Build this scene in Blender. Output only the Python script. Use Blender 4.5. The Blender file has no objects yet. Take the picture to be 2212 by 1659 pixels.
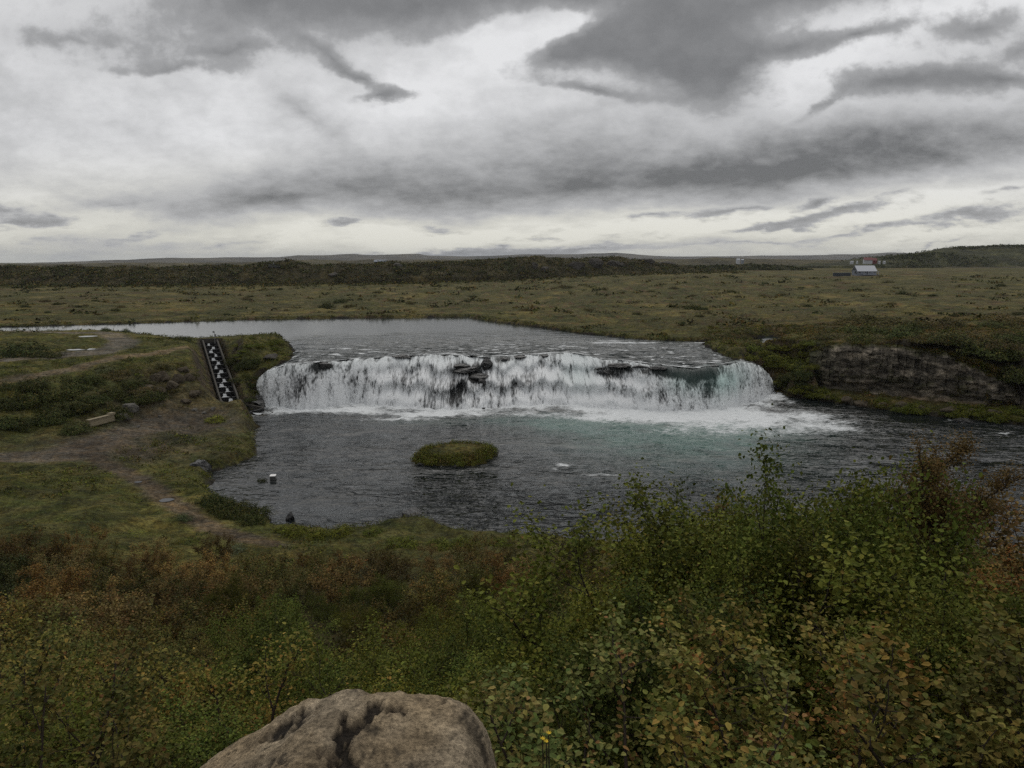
import bpy, math, random
import numpy as np
from mathutils import Vector, Matrix

random.seed(11)
RNG = np.random.default_rng(11)
S = bpy.context.scene
COL = S.collection
PI = math.pi

# ------------------------------------------------------------------ camera, world, sun, exposure
EYE = 23.0
FV, CXV, CYV, TH = 1598.6, 1106.0, 829.5, math.radians(9.33)      # focal length and centre in photo units (2212 wide)
cam = bpy.data.cameras.new('camera'); cam.sensor_width = 36.0; cam.lens = 36.0 * FV / 2212.0
cam.clip_start = 0.05; cam.clip_end = 60000
cam_o = bpy.data.objects.new('camera', cam); COL.objects.link(cam_o)
cam_o.location = (0, 0, EYE); cam_o.rotation_euler = (PI / 2 - TH, 0, 0)
S.camera = cam_o
S.view_settings.view_transform = 'Standard'; S.view_settings.look = 'None'
S.view_settings.exposure = 0.0; S.view_settings.gamma = 1.0; S.view_settings.use_curve_mapping = False
S.render.engine = 'CYCLES'
S.cycles.max_bounces = 6; S.cycles.diffuse_bounces = 2; S.cycles.glossy_bounces = 3
S.cycles.transmission_bounces = 3; S.cycles.transparent_max_bounces = 8; S.cycles.volume_bounces = 0
S.cycles.use_denoising = False; S.cycles.denoiser = 'OPENIMAGEDENOISE'; S.cycles.denoising_input_passes = 'RGB_ALBEDO_NORMAL'
S.cycles.sample_clamp_indirect = 4.0

def ray(vx, vy):
    dx, up = (vx - CXV) / FV, -(vy - CYV) / FV
    return (dx, math.cos(TH) + up * math.sin(TH), -math.sin(TH) + up * math.cos(TH))
def W(vx, vy, z):                                  # where the sight line through a photo point meets height z
    d = ray(vx, vy); t = (z - EYE) / d[2]
    return (d[0] * t, d[1] * t)
def AE(vx, vy):                                    # a sky direction as (x/y, z/y)
    d = ray(vx, vy); return d[0] / d[1], d[2] / d[1]

SUN_EL, SUN_AZ = math.radians(58), math.radians(8)     # azimuth from +Y towards +X
def nd(nt, kind, inp=None, **props):
    n = nt.nodes.new(kind)
    for k, v in props.items(): setattr(n, k, v)
    for k, v in (inp or {}).items():
        s = n.inputs[k]
        if isinstance(v, bpy.types.NodeSocket): nt.links.new(v, s)
        else: s.default_value = v
    return n
def mth(nt, op, a, b=0.0, c=0.0, clamp=False):
    return nd(nt, 'ShaderNodeMath', {0: a, 1: b, 2: c}, operation=op, use_clamp=clamp).outputs[0]
def sstep(nt, x, lo, hi, o0=0.0, o1=1.0):
    return nd(nt, 'ShaderNodeMapRange', {'Value': x, 'From Min': lo, 'From Max': hi, 'To Min': o0, 'To Max': o1},
              interpolation_type='SMOOTHSTEP').outputs['Result']
def mixc(nt, f, a, b, mode='MIX'):
    n = nd(nt, 'ShaderNodeMix', None, data_type='RGBA', blend_type=mode)
    for s, v in ((n.inputs['Factor'], f), (n.inputs[6], a), (n.inputs[7], b)):
        if isinstance(v, bpy.types.NodeSocket): nt.links.new(v, s)
        else: s.default_value = v if not isinstance(v, tuple) or len(v) == 4 else (*v, 1)
    return n.outputs[2]
def noise(nt, vec, scale, detail=4, rough=0.55, out='Fac', dist=0.0, dims='3D'):
    return nd(nt, 'ShaderNodeTexNoise', {'Vector': vec, 'Scale': scale, 'Detail': detail, 'Roughness': rough, 'Distortion': dist},
              noise_dimensions=dims).outputs[out]

world = bpy.data.worlds.new("World"); S.world = world; world.use_nodes = True
def build_world():
    nt = world.node_tree; nt.nodes.clear()
    out = nt.nodes.new('ShaderNodeOutputWorld')
    sky = nd(nt, 'ShaderNodeTexSky', sky_type='NISHITA', sun_disc=False, sun_elevation=SUN_EL, sun_rotation=SUN_AZ)
    bg1 = nd(nt, 'ShaderNodeBackground', {'Color': sky.outputs[0], 'Strength': 0.08})
    g = nt.nodes.new('ShaderNodeTexCoord').outputs['Generated']
    xyz = nd(nt, 'ShaderNodeSeparateXYZ', {0: g}).outputs
    yy = mth(nt, 'MAXIMUM', xyz[1], 0.12)
    a, e = mth(nt, 'DIVIDE', xyz[0], yy), mth(nt, 'DIVIDE', xyz[2], yy)
    e = mth(nt, 'MINIMUM', e, 3.0)
    base = nd(nt, 'ShaderNodeCombineXYZ', {0: a, 1: e, 2: 0.0}).outputs[0]
    # noise coordinates: cloud-ceiling perspective (features get flatter and smaller near the horizon)
    pv = mth(nt, 'LOGARITHM', mth(nt, 'ADD', mth(nt, 'MAXIMUM', e, 0.0), 0.09), math.e)
    pl = nd(nt, 'ShaderNodeCombineXYZ', {0: mth(nt, 'MULTIPLY', a, 2.1), 1: pv, 2: 3.7}).outputs[0]
    w1 = noise(nt, pl, 1.1, 5, 0.55, 'Color'); w2 = noise(nt, pl, 3.6, 6, 0.6, 'Color')
    def disp(vec, w, ax, ay):
        c = nd(nt, 'ShaderNodeVectorMath', {0: w, 1: (0.5, 0.5, 0.5)}, operation='SUBTRACT').outputs[0]
        return nd(nt, 'ShaderNodeVectorMath', {0: c, 1: (ax, ay, 0.0), 2: vec}, operation='MULTIPLY_ADD').outputs[0]
    soft = disp(disp(base, w1, 0.16, 0.07), w2, 0.05, 0.025)
    crisp = disp(disp(base, w1, 0.12, 0.05), w2, 0.10, 0.045)
    def blobs(vec, items, start):
        acc = start
        for (vx, vy, sx, sy, rot, amp) in items:
            ca, ce = AE(vx, vy)
            m = nd(nt, 'ShaderNodeMapping', {'Vector': vec, 'Location': (ca, ce, 0), 'Rotation': (0, 0, math.radians(rot)),
                   'Scale': (sx / FV * 2.0, sy / FV * 2.0, 1)}, vector_type='TEXTURE').outputs[0]
            gr = nd(nt, 'ShaderNodeTexGradient', {'Vector': m}, gradient_type='QUADRATIC_SPHERE').outputs['Fac']
            acc = mth(nt, 'MULTIPLY_ADD', gr, amp, acc)
        return acc
    # soft luminance field
    L = blobs(soft, [
        (1500, 335, 760, 80, 5, -.09), (850, 385, 460, 60, 5, -.08), (820, 385, 640, 85, 4, -.15), (1700, 310, 640, 95, 5, -.12), (1250, 290, 260, 60, 20, -.07), (1240, 250, 300, 60, 10, -.04), (2000, 300, 340, 60, 6, -.12), (1450, 300, 620, 90, 4, -.09), (500, 430, 330, 50, 4, -.08),
        (1030, 150, 200, 60, 15, .17), (1190, 62, 130, 34, 15, .22), (900, 240, 170, 60, 0, .12), (520, 300, 320, 60, -8, .08),
        (560, 205, 260, 40, 0, .08), (1820, 165, 160, 40, 15, .12), (1990, 40, 320, 40, 10, .20), (1780, 130, 120, 30, 10, .10),
        (1720, 230, 260, 40, 12, .05), (460, 360, 160, 30, 8, .12), (130, 400, 210, 50, 4, .10), (120, 490, 150, 18, 0, .08), (640, 520, 120, 16, 25, .14), (1950, 525, 240, 14, 6, .08),
        (150, 200, 330, 110, 0, -.07), (60, 545, 320, 30, 0, -.04)], 0.66)
    L = blobs(crisp, [
        (1250, 400, 640, 58, 6, -.32), (560, 425, 260, 30, 6, -.10), (700, 420, 360, 40, 4, -.10), (420, 405, 190, 34, 6, -.10), (560, 468, 420, 30, 0, .08), (2000, 352, 440, 58, 6, -.27), (500, 505, 420, 34, 0, .12), (150, 470, 200, 16, 5, .10), (1650, 380, 300, 36, 5, -.12), (650, 255, 110, 30, -42, -.22), (600, 330, 90, 34, -20, -.10),
        (200, 440, 130, 18, 16, -.14), (240, 262, 80, 24, 0, -.08), (1480, 492, 620, 24, 3, .26), (900, 500, 330, 22, 0, .20), (1980, 442, 380, 24, 5, .20), (1100, 548, 900, 16, 2, -.14), (250, 530, 400, 24, 0, -.10), (2080, 505, 300, 30, 4, .12), (1200, 470, 300, 14, 2, .08),
        (440, 415, 60, 20, 0, .10), (850, 150, 90, 30, -20, .12)], L)
    # crisp dark cloud density
    D = blobs(crisp, [
        (560, 15, 400, 92, 2, .85), (860, 22, 380, 78, 4, .95), (1270, -25, 330, 34, 3, .9), (1720, -8, 430, 46, 6, 1.0), (1490, 40, 190, 66, 0, .9),
        (1235, 118, 95, 32, 10, 1.2), (1400, 118, 180, 66, -15, 1.3), (1530, 165, 105, 60, -30, 1.2), (1600, 105, 110, 50, 10, .8), (1295, 190, 140, 15, -8, .9), (1190, 62, 120, 30, 15, -1.3), (1060, 105, 110, 28, 10, -.6),
        (705, 138, 110, 20, -26, .7), (765, 175, 95, 16, -14, .8), (815, 207, 80, 13, 8, .9), (360, 143, 150, 13, -2, .7), (170, 85, 210, 30, -3, .5), (470, 118, 120, 16, 0, .6),
        (1730, 98, 120, 24, 12, .95), (1860, 80, 130, 17, 16, .8), (2090, 72, 140, 38, 5, .95), (1950, 172, 130, 36, 0, 1.05), (2140, 182, 190, 34, 4, 1.05), (1790, 222, 90, 15, 28, .7), (2200, 110, 120, 22, 20, .7),
        (742, 488, 46, 11, 8, .85), (1590, 458, 120, 18, 8, .85), (1840, 462, 130, 17, 7, .85), (1700, 485, 100, 10, 5, .65), (2120, 476, 160, 18, 6, .8), (1770, 438, 46, 11, 12, .95),
        (1000, 541, 300, 15, 0, 1.0), (1290, 535, 160, 8, 2, .6), (1640, 500, 140, 8, 4, .6), (1600, 530, 240, 8, 3, .55), (20, 455, 90, 26, -12, .75), (60, 485, 160, 13, 0, .6), (250, 440, 150, 22, 14, .55), (1880, 505, 160, 9, 5, .55), (520, 525, 120, 12, 8, .5), (330, 500, 110, 12, 14, .5), (1160, 508, 90, 12, 5, .5), (1420, 474, 90, 10, 6, .5), (960, 486, 70, 10, 0, .5), (2010, 528, 170, 9, 6, .5), (1330, 515, 110, 9, 3, .45), (150, 522, 160, 12, 0, .45), (1940, 425, 90, 14, 10, .45), (2180, 430, 90, 14, 6, .5)], 0.0)
    fb = noise(nt, pl, 2.2, 8, 0.6)
    fb2 = noise(nt, pl, 7.0, 6, 0.6)
    fb3 = noise(nt, pl, 20.0, 5, 0.6)
    Dn = mth(nt, 'MULTIPLY_ADD', mth(nt, 'SUBTRACT', fb, 0.5), 0.6, D)
    Dn = mth(nt, 'MULTIPLY_ADD', mth(nt, 'SUBTRACT', fb2, 0.5), 1.1, mth(nt, 'MULTIPLY_ADD', mth(nt, 'SUBTRACT', fb3, 0.5), 0.6, Dn))
    M = sstep(nt, Dn, 0.18, 0.66)
    L = mth(nt, 'MULTIPLY_ADD', mth(nt, 'SUBTRACT', fb, 0.5), 0.46, L)
    L = mth(nt, 'MULTIPLY_ADD', mth(nt, 'SUBTRACT', fb2, 0.5), 0.34, L)
    L = mth(nt, 'MULTIPLY_ADD', mth(nt, 'SUBTRACT', fb3, 0.5), 0.16, L)
    L = mth(nt, 'MINIMUM', mth(nt, 'MAXIMUM', L, 0.15), 0.80)
    dark = mth(nt, 'SUBTRACT', 0.37, mth(nt, 'MULTIPLY', sstep(nt, Dn, 0.35, 1.3), 0.20))
    dark = mth(nt, 'MULTIPLY_ADD', mth(nt, 'SUBTRACT', fb2, 0.5), 0.16, dark)
    dark = mth(nt, 'MINIMUM', dark, L)
    LL = mth(nt, 'MULTIPLY_ADD', mth(nt, 'SUBTRACT', dark, L), mth(nt, 'MULTIPLY', M, 0.92), L)
    # sky overhead and behind: even cloud
    over = mth(nt, 'MULTIPLY_ADD', mth(nt, 'SUBTRACT', noise(nt, g, 2.3, 5, 0.55), 0.5), 0.3, 0.46)
    front = mth(nt, 'MULTIPLY', sstep(nt, xyz[1], 0.2, 0.5), sstep(nt, e, 0.38, 0.75, 1.0, 0.0))
    LL = mth(nt, 'MULTIPLY_ADD', mth(nt, 'SUBTRACT', LL, over), front, over)
    # warm cream near the bright horizon, neutral-cool greys elsewhere
    warm = mth(nt, 'MULTIPLY', sstep(nt, e, 0.0, 0.17, 1.0, 0.0), sstep(nt, LL, 0.42, 0.68))
    tint = mixc(nt, warm, (0.995, 0.997, 1.006), (1.035, 1.015, 0.90))
    col = nd(nt, 'ShaderNodeVectorMath', {0: tint, 'Scale': LL}, operation='SCALE').outputs[0]
    bg2 = nd(nt, 'ShaderNodeBackground', {'Color': col, 'Strength': 1.0})
    mx = nd(nt, 'ShaderNodeMixShader', {0: 0.97, 1: bg1.outputs[0], 2: bg2.outputs[0]})
    nt.links.new(mx.outputs[0], out.inputs['Surface'])
build_world()
world.cycles.sampling_method = 'MANUAL'; world.cycles.sample_map_resolution = 512

sun = bpy.data.lights.new('sun', 'SUN'); sun.energy = 1.1; sun.angle = math.radians(60); sun.color = (1, .96, .9)
sun_o = bpy.data.objects.new('sun', sun); COL.objects.link(sun_o)
sd = Vector((math.sin(SUN_AZ) * math.cos(SUN_EL), math.cos(SUN_AZ) * math.cos(SUN_EL), math.sin(SUN_EL)))
sun_o.rotation_euler = (-sd).to_track_quat('-Z', 'Y').to_euler(); sun_o.location = (0, 0, 100)

# ------------------------------------------------------------------ helpers
def _grad(ix, iy, seed):
    h = (ix.astype(np.int64) * 374761393 + iy.astype(np.int64) * 668265263 + seed * 1442695041) & 0xffffffff
    h = ((h ^ (h >> 13)) * 1274126177) & 0xffffffff
    h = h ^ (h >> 16)
    a = (h & 0xffff) * (2 * PI / 65536.0)
    return np.cos(a), np.sin(a)
def pn(x, y, seed=0):
    x = np.asarray(x, float); y = np.asarray(y, float)
    ix, iy = np.floor(x), np.floor(y); fx, fy = x - ix, y - iy
    u, v = fx * fx * fx * (fx * (fx * 6 - 15) + 10), fy * fy * fy * (fy * (fy * 6 - 15) + 10)
    def c(ox, oy):
        gx, gy = _grad(ix + ox, iy + oy, seed); return gx * (fx - ox) + gy * (fy - oy)
    a = c(0, 0); b = c(1, 0); d = c(0, 1); e = c(1, 1)
    return ((a + (b - a) * u) * (1 - v) + (d + (e - d) * u) * v) * 1.5
def fbm(x, y, o=4, seed=0, g=0.5):
    s, a = 0, 1.0
    for k in range(o):
        s = s + a * pn(x * 2 ** k + 17.3 * k, y * 2 ** k - 9.1 * k, seed + k); a *= g
    return s
def sm(x, a, b):
    t = np.clip((np.asarray(x, float) - a) / (b - a), 0, 1); return t * t * (3 - 2 * t)
def lerp(a, b, t): return a + (b - a) * t

def mk(name, V, quads=None, tris=None, mat=None, parent=None, smooth=True, cols=None, facemat=None):
    me = bpy.data.meshes.new(name)
    V = np.ascontiguousarray(V, np.float32); nq = 0 if quads is None else len(quads); ntr = 0 if tris is None else len(tris)
    parts = []
    if nq: parts.append(np.asarray(quads, np.int32).ravel())
    if ntr: parts.append(np.asarray(tris, np.int32).ravel())
    li = np.concatenate(parts)
    me.vertices.add(len(V)); me.vertices.foreach_set('co', V.ravel())
    me.loops.add(len(li)); me.loops.foreach_set('vertex_index', li)
    me.polygons.add(nq + ntr)
    st = np.concatenate([np.arange(nq) * 4, nq * 4 + np.arange(ntr) * 3]).astype(np.int32)
    me.polygons.foreach_set('loop_start', st)
    me.polygons.foreach_set('use_smooth', np.full(nq + ntr, smooth))
    for m in (mat if isinstance(mat, (list, tuple)) else [mat]):
        if m: me.materials.append(m)
    if facemat is not None: me.polygons.foreach_set('material_index', np.asarray(facemat, np.int32))
    for k, c in (cols or {}).items():
        c = np.asarray(c, np.float32)
        if c.ndim == 1: c = np.stack([c] * 3, 1)
        if c.shape[1] == 3: c = np.concatenate([c, np.ones((len(c), 1), np.float32)], 1)
        at = me.attributes.new(k, 'FLOAT_COLOR', 'POINT'); at.data.foreach_set('color', np.ascontiguousarray(c).ravel())
    me.update(calc_edges=True); me.validate()
    o = bpy.data.objects.new(name, me); COL.objects.link(o)
    if parent: o.parent = parent
    return o
def gridq(nu, nv):                                 # quads of an nu x nv vertex grid (index i*nv + j)
    i, j = np.meshgrid(np.arange(nu - 1), np.arange(nv - 1), indexing='ij'); k = (i * nv + j).ravel()
    return np.stack([k, k + nv, k + nv + 1, k + 1], 1)
def tag(o, label=None, cat=None, group=None, kind=None):
    if label: o['label'] = label
    if cat: o['category'] = cat
    if group: o['group'] = group
    if kind: o['kind'] = kind
    return o
def empty(name, loc, rz=0.0):
    o = bpy.data.objects.new(name, None); COL.objects.link(o); o.location = loc; o.rotation_euler = (0, 0, rz); o.empty_display_size = .2
    return o
def copy_tree(o):
    c = o.copy(); COL.objects.link(c)
    for ch in KIDS.get(o.name, []):
        d = ch.copy(); COL.objects.link(d); d.parent = c; d.color = c.color
    return c
KIDS = {}
class MB:                                          # collects boxes and tubes into ONE mesh
    def __init__(s): s.v, s.q, s.t, s.n = [], [], [], 0
    def add(s, V, Q=None, T=None):
        V = np.asarray(V, float); s.v.append(V)
        if Q is not None and len(Q): s.q.append(np.asarray(Q) + s.n)
        if T is not None and len(T): s.t.append(np.asarray(T) + s.n)
        s.n += len(V); return s
    def hexa(s, P): return s.add(P, [[0, 3, 2, 1], [4, 5, 6, 7], [0, 1, 5, 4], [1, 2, 6, 5], [2, 3, 7, 6], [3, 0, 4, 7]])
    def box(s, x0, x1, y0, y1, z0, z1, bev=0.0):
        return s.hexa([(x0, y0, z0), (x1, y0, z0), (x1, y1, z0), (x0, y1, z0), (x0, y0, z1), (x1, y0, z1), (x1, y1, z1), (x0, y1, z1)])
    def prism(s, prof, y0, y1):                    # convex profile in xz, extruded along y
        n = len(prof); V = [(p[0], y0, p[1]) for p in prof] + [(p[0], y1, p[1]) for p in prof]
        Q = [[i, (i + 1) % n, n + (i + 1) % n, n + i] for i in range(n)]
        T = [[0, i + 1, i] for i in range(1, n - 1)] + [[n, n + i, n + i + 1] for i in range(1, n - 1)]
        return s.add(V, Q, T)
    def tube(s, pts, r0, r1, sides=5):
        pts = np.asarray(pts, float); n = len(pts); tn = np.gradient(pts, axis=0); tn /= np.linalg.norm(tn, axis=1)[:, None] + 1e-9
        ref = np.where(np.abs(tn[:, 2:3]) > .9, [[1., 0, 0]], [[0, 0, 1.]]); u = np.cross(tn, ref); u /= np.linalg.norm(u, axis=1)[:, None] + 1e-9
        w = np.cross(tn, u); a = np.arange(sides) * 2 * PI / sides; r = np.linspace(r0, r1, n)
        V = pts[:, None, :] + r[:, None, None] * (np.cos(a)[None, :, None] * u[:, None, :] + np.sin(a)[None, :, None] * w[:, None, :])
        i, j = np.meshgrid(np.arange(n - 1), np.arange(sides), indexing='ij'); i = i.ravel(); j = j.ravel(); k = (j + 1) % sides
        return s.add(V.reshape(-1, 3), np.stack([i * sides + j, i * sides + k, (i + 1) * sides + k, (i + 1) * sides + j], 1))
    def build(s, name, mat, parent=None, smooth=False, cols=None):
        return mk(name, np.concatenate(s.v), np.concatenate(s.q) if s.q else None, np.concatenate(s.t) if s.t else None, mat, parent, smooth, cols)

# ------------------------------------------------------------------ materials
def newmat(name):
    m = bpy.data.materials.new(name); m.use_nodes = True; nt = m.node_tree; nt.nodes.clear()
    return m, nt, nt.nodes.new('ShaderNodeOutputMaterial')
def attr(nt, name): return nd(nt, 'ShaderNodeAttribute', attribute_name=name).outputs['Color']
def pos(nt): return nt.nodes.new('ShaderNodeNewGeometry').outputs['Position']
def objc(nt): return nt.nodes.new('ShaderNodeTexCoord').outputs['Object']
def pbsdf(nt, col, rough=0.8, spec=0.3, normal=None, ior=None, metal=0.0):
    d = {'Base Color': col if isinstance(col, bpy.types.NodeSocket) else (*col, 1), 'Roughness': rough, 'Specular IOR Level': spec, 'Metallic': metal}
    if normal is not None: d['Normal'] = normal
    if ior: d['IOR'] = ior
    return nd(nt, 'ShaderNodeBsdfPrincipled', d).outputs[0]
def bump(nt, h, dist, strength=1.0, normal=None):
    d = {'Height': h, 'Distance': dist, 'Strength': strength}
    if normal is not None: d['Normal'] = normal
    return nd(nt, 'ShaderNodeBump', d).outputs[0]
def plain(name, col, rough=0.8, var=0.35, scale=3.0, spec=0.3, bmp=0.0, coord='obj'):
    m, nt, out = newmat(name); p = objc(nt) if coord == 'obj' else pos(nt)
    f = noise(nt, p, scale, 6, 0.6); f2 = noise(nt, p, scale * 7, 4, 0.6)
    k = mth(nt, 'ADD', mth(nt, 'MULTIPLY_ADD', f, 2 * var, 1 - var), mth(nt, 'MULTIPLY_ADD', f2, var, -var * .5))
    c = nd(nt, 'ShaderNodeVectorMath', {0: col, 'Scale': k}, operation='SCALE').outputs[0]
    n = bump(nt, mth(nt, 'ADD', f, mth(nt, 'MULTIPLY', f2, .3)), bmp) if bmp else None
    nt.links.new(pbsdf(nt, c, rough, spec, n), out.inputs[0]); return m
M = {}
def build_mats():
    # land: painted by region in the vertex colour, broken up by world-space noise
    m, nt, out = newmat('land'); p = pos(nt); c = attr(nt, 'Col')
    n1 = noise(nt, p, 0.35, 6, 0.65); n2 = noise(nt, p, 2.2, 6, 0.7); n3 = noise(nt, p, 11, 4, 0.7)
    k = sstep(nt, n1, .3, .7, .6, 1.4); k = mth(nt, 'MULTIPLY', k, sstep(nt, n2, .32, .68, .45, 1.55)); k = mth(nt, 'MULTIPLY', k, sstep(nt, n3, .32, .68, .6, 1.4))
    cc = nd(nt, 'ShaderNodeVectorMath', {0: c, 'Scale': k}, operation='SCALE').outputs[0]
    hue = noise(nt, p, 0.9, 4, 0.6)
    cc = mixc(nt, sstep(nt, hue, 0.35, 0.7), cc, mixc(nt, 1.0, cc, (1.14, 0.97, 0.76), 'MULTIPLY'))
    n0 = noise(nt, p, 0.055, 6, 0.62); n00 = noise(nt, p, 0.16, 5, 0.6)
    cc = mixc(nt, mth(nt, 'MULTIPLY', sstep(nt, n0, 0.48, 0.64), 0.8), cc, mixc(nt, 1.0, cc, (1.75, 1.60, 1.35), 'MULTIPLY'))
    cc = mixc(nt, mth(nt, 'MULTIPLY', sstep(nt, n00, 0.54, 0.66), 0.7), cc, mixc(nt, 1.0, cc, (0.42, 0.50, 0.42), 'MULTIPLY'))
    b = bump(nt, mth(nt, 'ADD', n2, mth(nt, 'MULTIPLY', n3, 0.35)), 0.35, 0.9)
    nt.links.new(pbsdf(nt, cc, 0.95, 0.1, b), out.inputs[0]); M['land'] = m
    # leaves
    m, nt, out = newmat('leaf'); c = attr(nt, 'Col'); oi = nt.nodes.new('ShaderNodeObjectInfo')
    c = mixc(nt, 1.0, c, oi.outputs['Color'], 'MULTIPLY')
    s1 = pbsdf(nt, c, 0.6, 0.04)
    tr = nd(nt, 'ShaderNodeBsdfTranslucent', {'Color': c}).outputs[0]
    mx = nd(nt, 'ShaderNodeMixShader', {0: 0.12, 1: s1, 2: tr}); nt.links.new(mx.outputs[0], out.inputs[0]); M['leaf'] = m
    m, nt, out = newmat('cover'); c = attr(nt, 'Col')
    oi = nt.nodes.new('ShaderNodeObjectInfo'); c = mixc(nt, 1.0, c, oi.outputs['Color'], 'MULTIPLY')
    nt.links.new(pbsdf(nt, c, 0.8, 0.04), out.inputs[0]); M['cover'] = m
    M['bark'] = plain('bark', (0.045, 0.034, 0.026), 0.85, 0.4, 9, 0.2)
    M['rock'] = plain('rock', (0.075, 0.068, 0.058), 0.9, 0.5, 1.6, 0.25, 0.15)
    M['brown_rock'] = plain('brown_rock', (0.085, 0.070, 0.050), 0.95, 0.6, 1.2, 0.1, 0.25)
    M['wet_rock'] = plain('wet_rock', (0.016, 0.016, 0.015), 0.35, 0.5, 2.5, 0.5, 0.12)
    M['grey_stone'] = plain('grey_stone', (0.125, 0.118, 0.105), 0.9, 0.35, 2.5, 0.25, 0.08)
    M['concrete'] = plain('concrete', (0.070, 0.065, 0.056), 0.9, 0.4, 1.2, 0.2, 0.02)
    M['wet_concrete'] = plain('wet_concrete', (0.012, 0.012, 0.012), 0.5, 0.4, 2, 0.3)
    M['foam'] = plain('foam', (0.45, 0.47, 0.48), 0.7, 0.6, 4, 0.3, 0.05)
    M['spray'] = plain('spray', (0.75, 0.77, 0.78), 0.9, 0.1, 4, 0.1)
    M['timber'] = plain('timber', (0.27, 0.23, 0.155), 0.85, 0.4, 4, 0.2, 0.01)
    M['white_paint'] = plain('white_paint', (0.46, 0.48, 0.51), 0.7, 0.12, 1.0)
    M['white_block'] = plain('white_block', (0.80, 0.79, 0.77), 0.7, 0.15, 3.0)
    M['block_side'] = plain('block_side', (0.09, 0.09, 0.085), 0.8, 0.4, 3.0)
    M['roof_grey'] = plain('roof_grey', (0.44, 0.46, 0.50), 0.5, 0.1, 1.0)
    M['grey_wall'] = plain('grey_wall', (0.24, 0.26, 0.30), 0.8, 0.2, 1.0)
    M['pale_wall'] = plain('pale_wall', (0.20, 0.22, 0.26), 0.8, 0.15, 1.0)
    M['dark_wall'] = plain('dark_wall', (0.05, 0.058, 0.07), 0.8, 0.2, 1.0)
    M['black_wall'] = plain('black_wall', (0.02, 0.02, 0.02), 0.8, 0.2, 1.0)
    M['red_roof'] = plain('red_roof', (0.17, 0.05, 0.05), 0.6, 0.15, .5)
    M['glass'] = plain('glass', (0.03, 0.035, 0.04), 0.15, 0.1, 1.0, 0.5)
    M['metal'] = plain('metal', (0.25, 0.25, 0.25), 0.5, 0.1, 1.0, 0.5)
    M['yellow'] = plain('yellow', (0.75, 0.52, 0.03), 0.6, 0.1, 5)
    # lower pool water: dark, rippled, foam and milky turquoise carried by vertex masks
    for name in ('pool_water', 'river_water'):
        m, nt, out = newmat(name); p = pos(nt); ms = nd(nt, 'ShaderNodeSeparateColor', {0: attr(nt, 'Mask')}).outputs
        foam, turq, chop = ms[0], ms[1], ms[2]
        st = nd(nt, 'ShaderNodeMapping', {'Vector': p, 'Scale': (0.55, 1.25, 1.0), 'Rotation': (0, 0, 0.08)}).outputs[0]
        h1 = noise(nt, st, 0.30, 2, 0.5, dist=0.8); h2 = noise(nt, st, 0.95, 2, 0.5, dist=1.0); h3 = noise(nt, st, 2.6, 1, 0.5)
        h = mth(nt, 'ADD', mth(nt, 'MULTIPLY', h1, 1.0), mth(nt, 'MULTIPLY_ADD', h2, 0.65, mth(nt, 'MULTIPLY', h3, 0.12)))
        b = bump(nt, mth(nt, 'MULTIPLY', h, chop), 0.80 if name == 'pool_water' else 0.30)
        body = mixc(nt, turq if name == 'pool_water' else 0.08, (0.010, 0.013, 0.013), (0.060, 0.125, 0.105))
        wat = pbsdf(nt, body, 0.07 if name == 'pool_water' else ms[1], 0.5, b, 1.33)
        fn = noise(nt, nd(nt, 'ShaderNodeMapping', {'Vector': p, 'Scale': (0.7, 1.5, 1)}).outputs[0], 1.4, 8, 0.7)
        fm = sstep(nt, mth(nt, 'MULTIPLY_ADD', mth(nt, 'SUBTRACT', fn, 0.5), 1.7, foam), 0.26, 0.92)
        fo = pbsdf(nt, (0.82, 0.85, 0.86), 0.75, 0.2, bump(nt, fn, 0.5))
        mx = nd(nt, 'ShaderNodeMixShader', {0: fm, 1: wat, 2: fo}); nt.links.new(mx.outputs[0], out.inputs[0]); M[name] = m
    # falling water
    m, nt, out = newmat('falling_water'); ms = nd(nt, 'ShaderNodeSeparateColor', {0: attr(nt, 'Mask')}).outputs
    p = pos(nt); fn = noise(nt, nd(nt, 'ShaderNodeMapping', {'Vector': p, 'Scale': (2.6, 1.2, 0.9)}).outputs[0], 1.6, 6, 0.7)
    fm = sstep(nt, mth(nt, 'MULTIPLY_ADD', mth(nt, 'SUBTRACT', fn, 0.5), 0.55, ms[0]), 0.02, 0.98)
    white = mixc(nt, ms[1], (0.88, 0.90, 0.91), (0.40, 0.58, 0.54))
    wat = pbsdf(nt, mixc(nt, ms[1], (0.020, 0.021, 0.021), (0.04, 0.08, 0.07)), 0.35, 0.4, bump(nt, fn, 0.15), 1.33)
    fo = pbsdf(nt, white, 0.8, 0.2, bump(nt, fn, 0.25))
    mx = nd(nt, 'ShaderNodeMixShader', {0: fm, 1: wat, 2: fo}); nt.links.new(mx.outputs[0], out.inputs[0]); M['falling_water'] = m
    m, nt, out = newmat('still_water'); nt.links.new(pbsdf(nt, (0.02, 0.02, 0.02), 0.03, 0.5, None, 1.33), out.inputs[0]); M['still_water'] = m
    # tan boulder with dark lichen pits
    m, nt, out = newmat('tan_rock'); p = objc(nt); c = attr(nt, 'Col')
    n1 = noise(nt, p, 3.2, 6, 0.6); n2 = noise(nt, p, 14, 8, 0.7); n3 = noise(nt, p, 70, 6, 0.75); n4 = noise(nt, p, 9, 3, .5)
    k = mth(nt, 'MULTIPLY', sstep(nt, n1, .3, .7, .75, 1.25), sstep(nt, n3, .30, .70, .45, 1.5))
    k = mth(nt, 'MULTIPLY', k, sstep(nt, n2, .3, .7, .6, 1.35))
    cc = nd(nt, 'ShaderNodeVectorMath', {0: c, 'Scale': k}, operation='SCALE').outputs[0]
    pit = sstep(nt, mth(nt, 'ADD', n2, mth(nt, 'MULTIPLY', n4, 0.6)), 0.99, 1.06)
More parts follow.
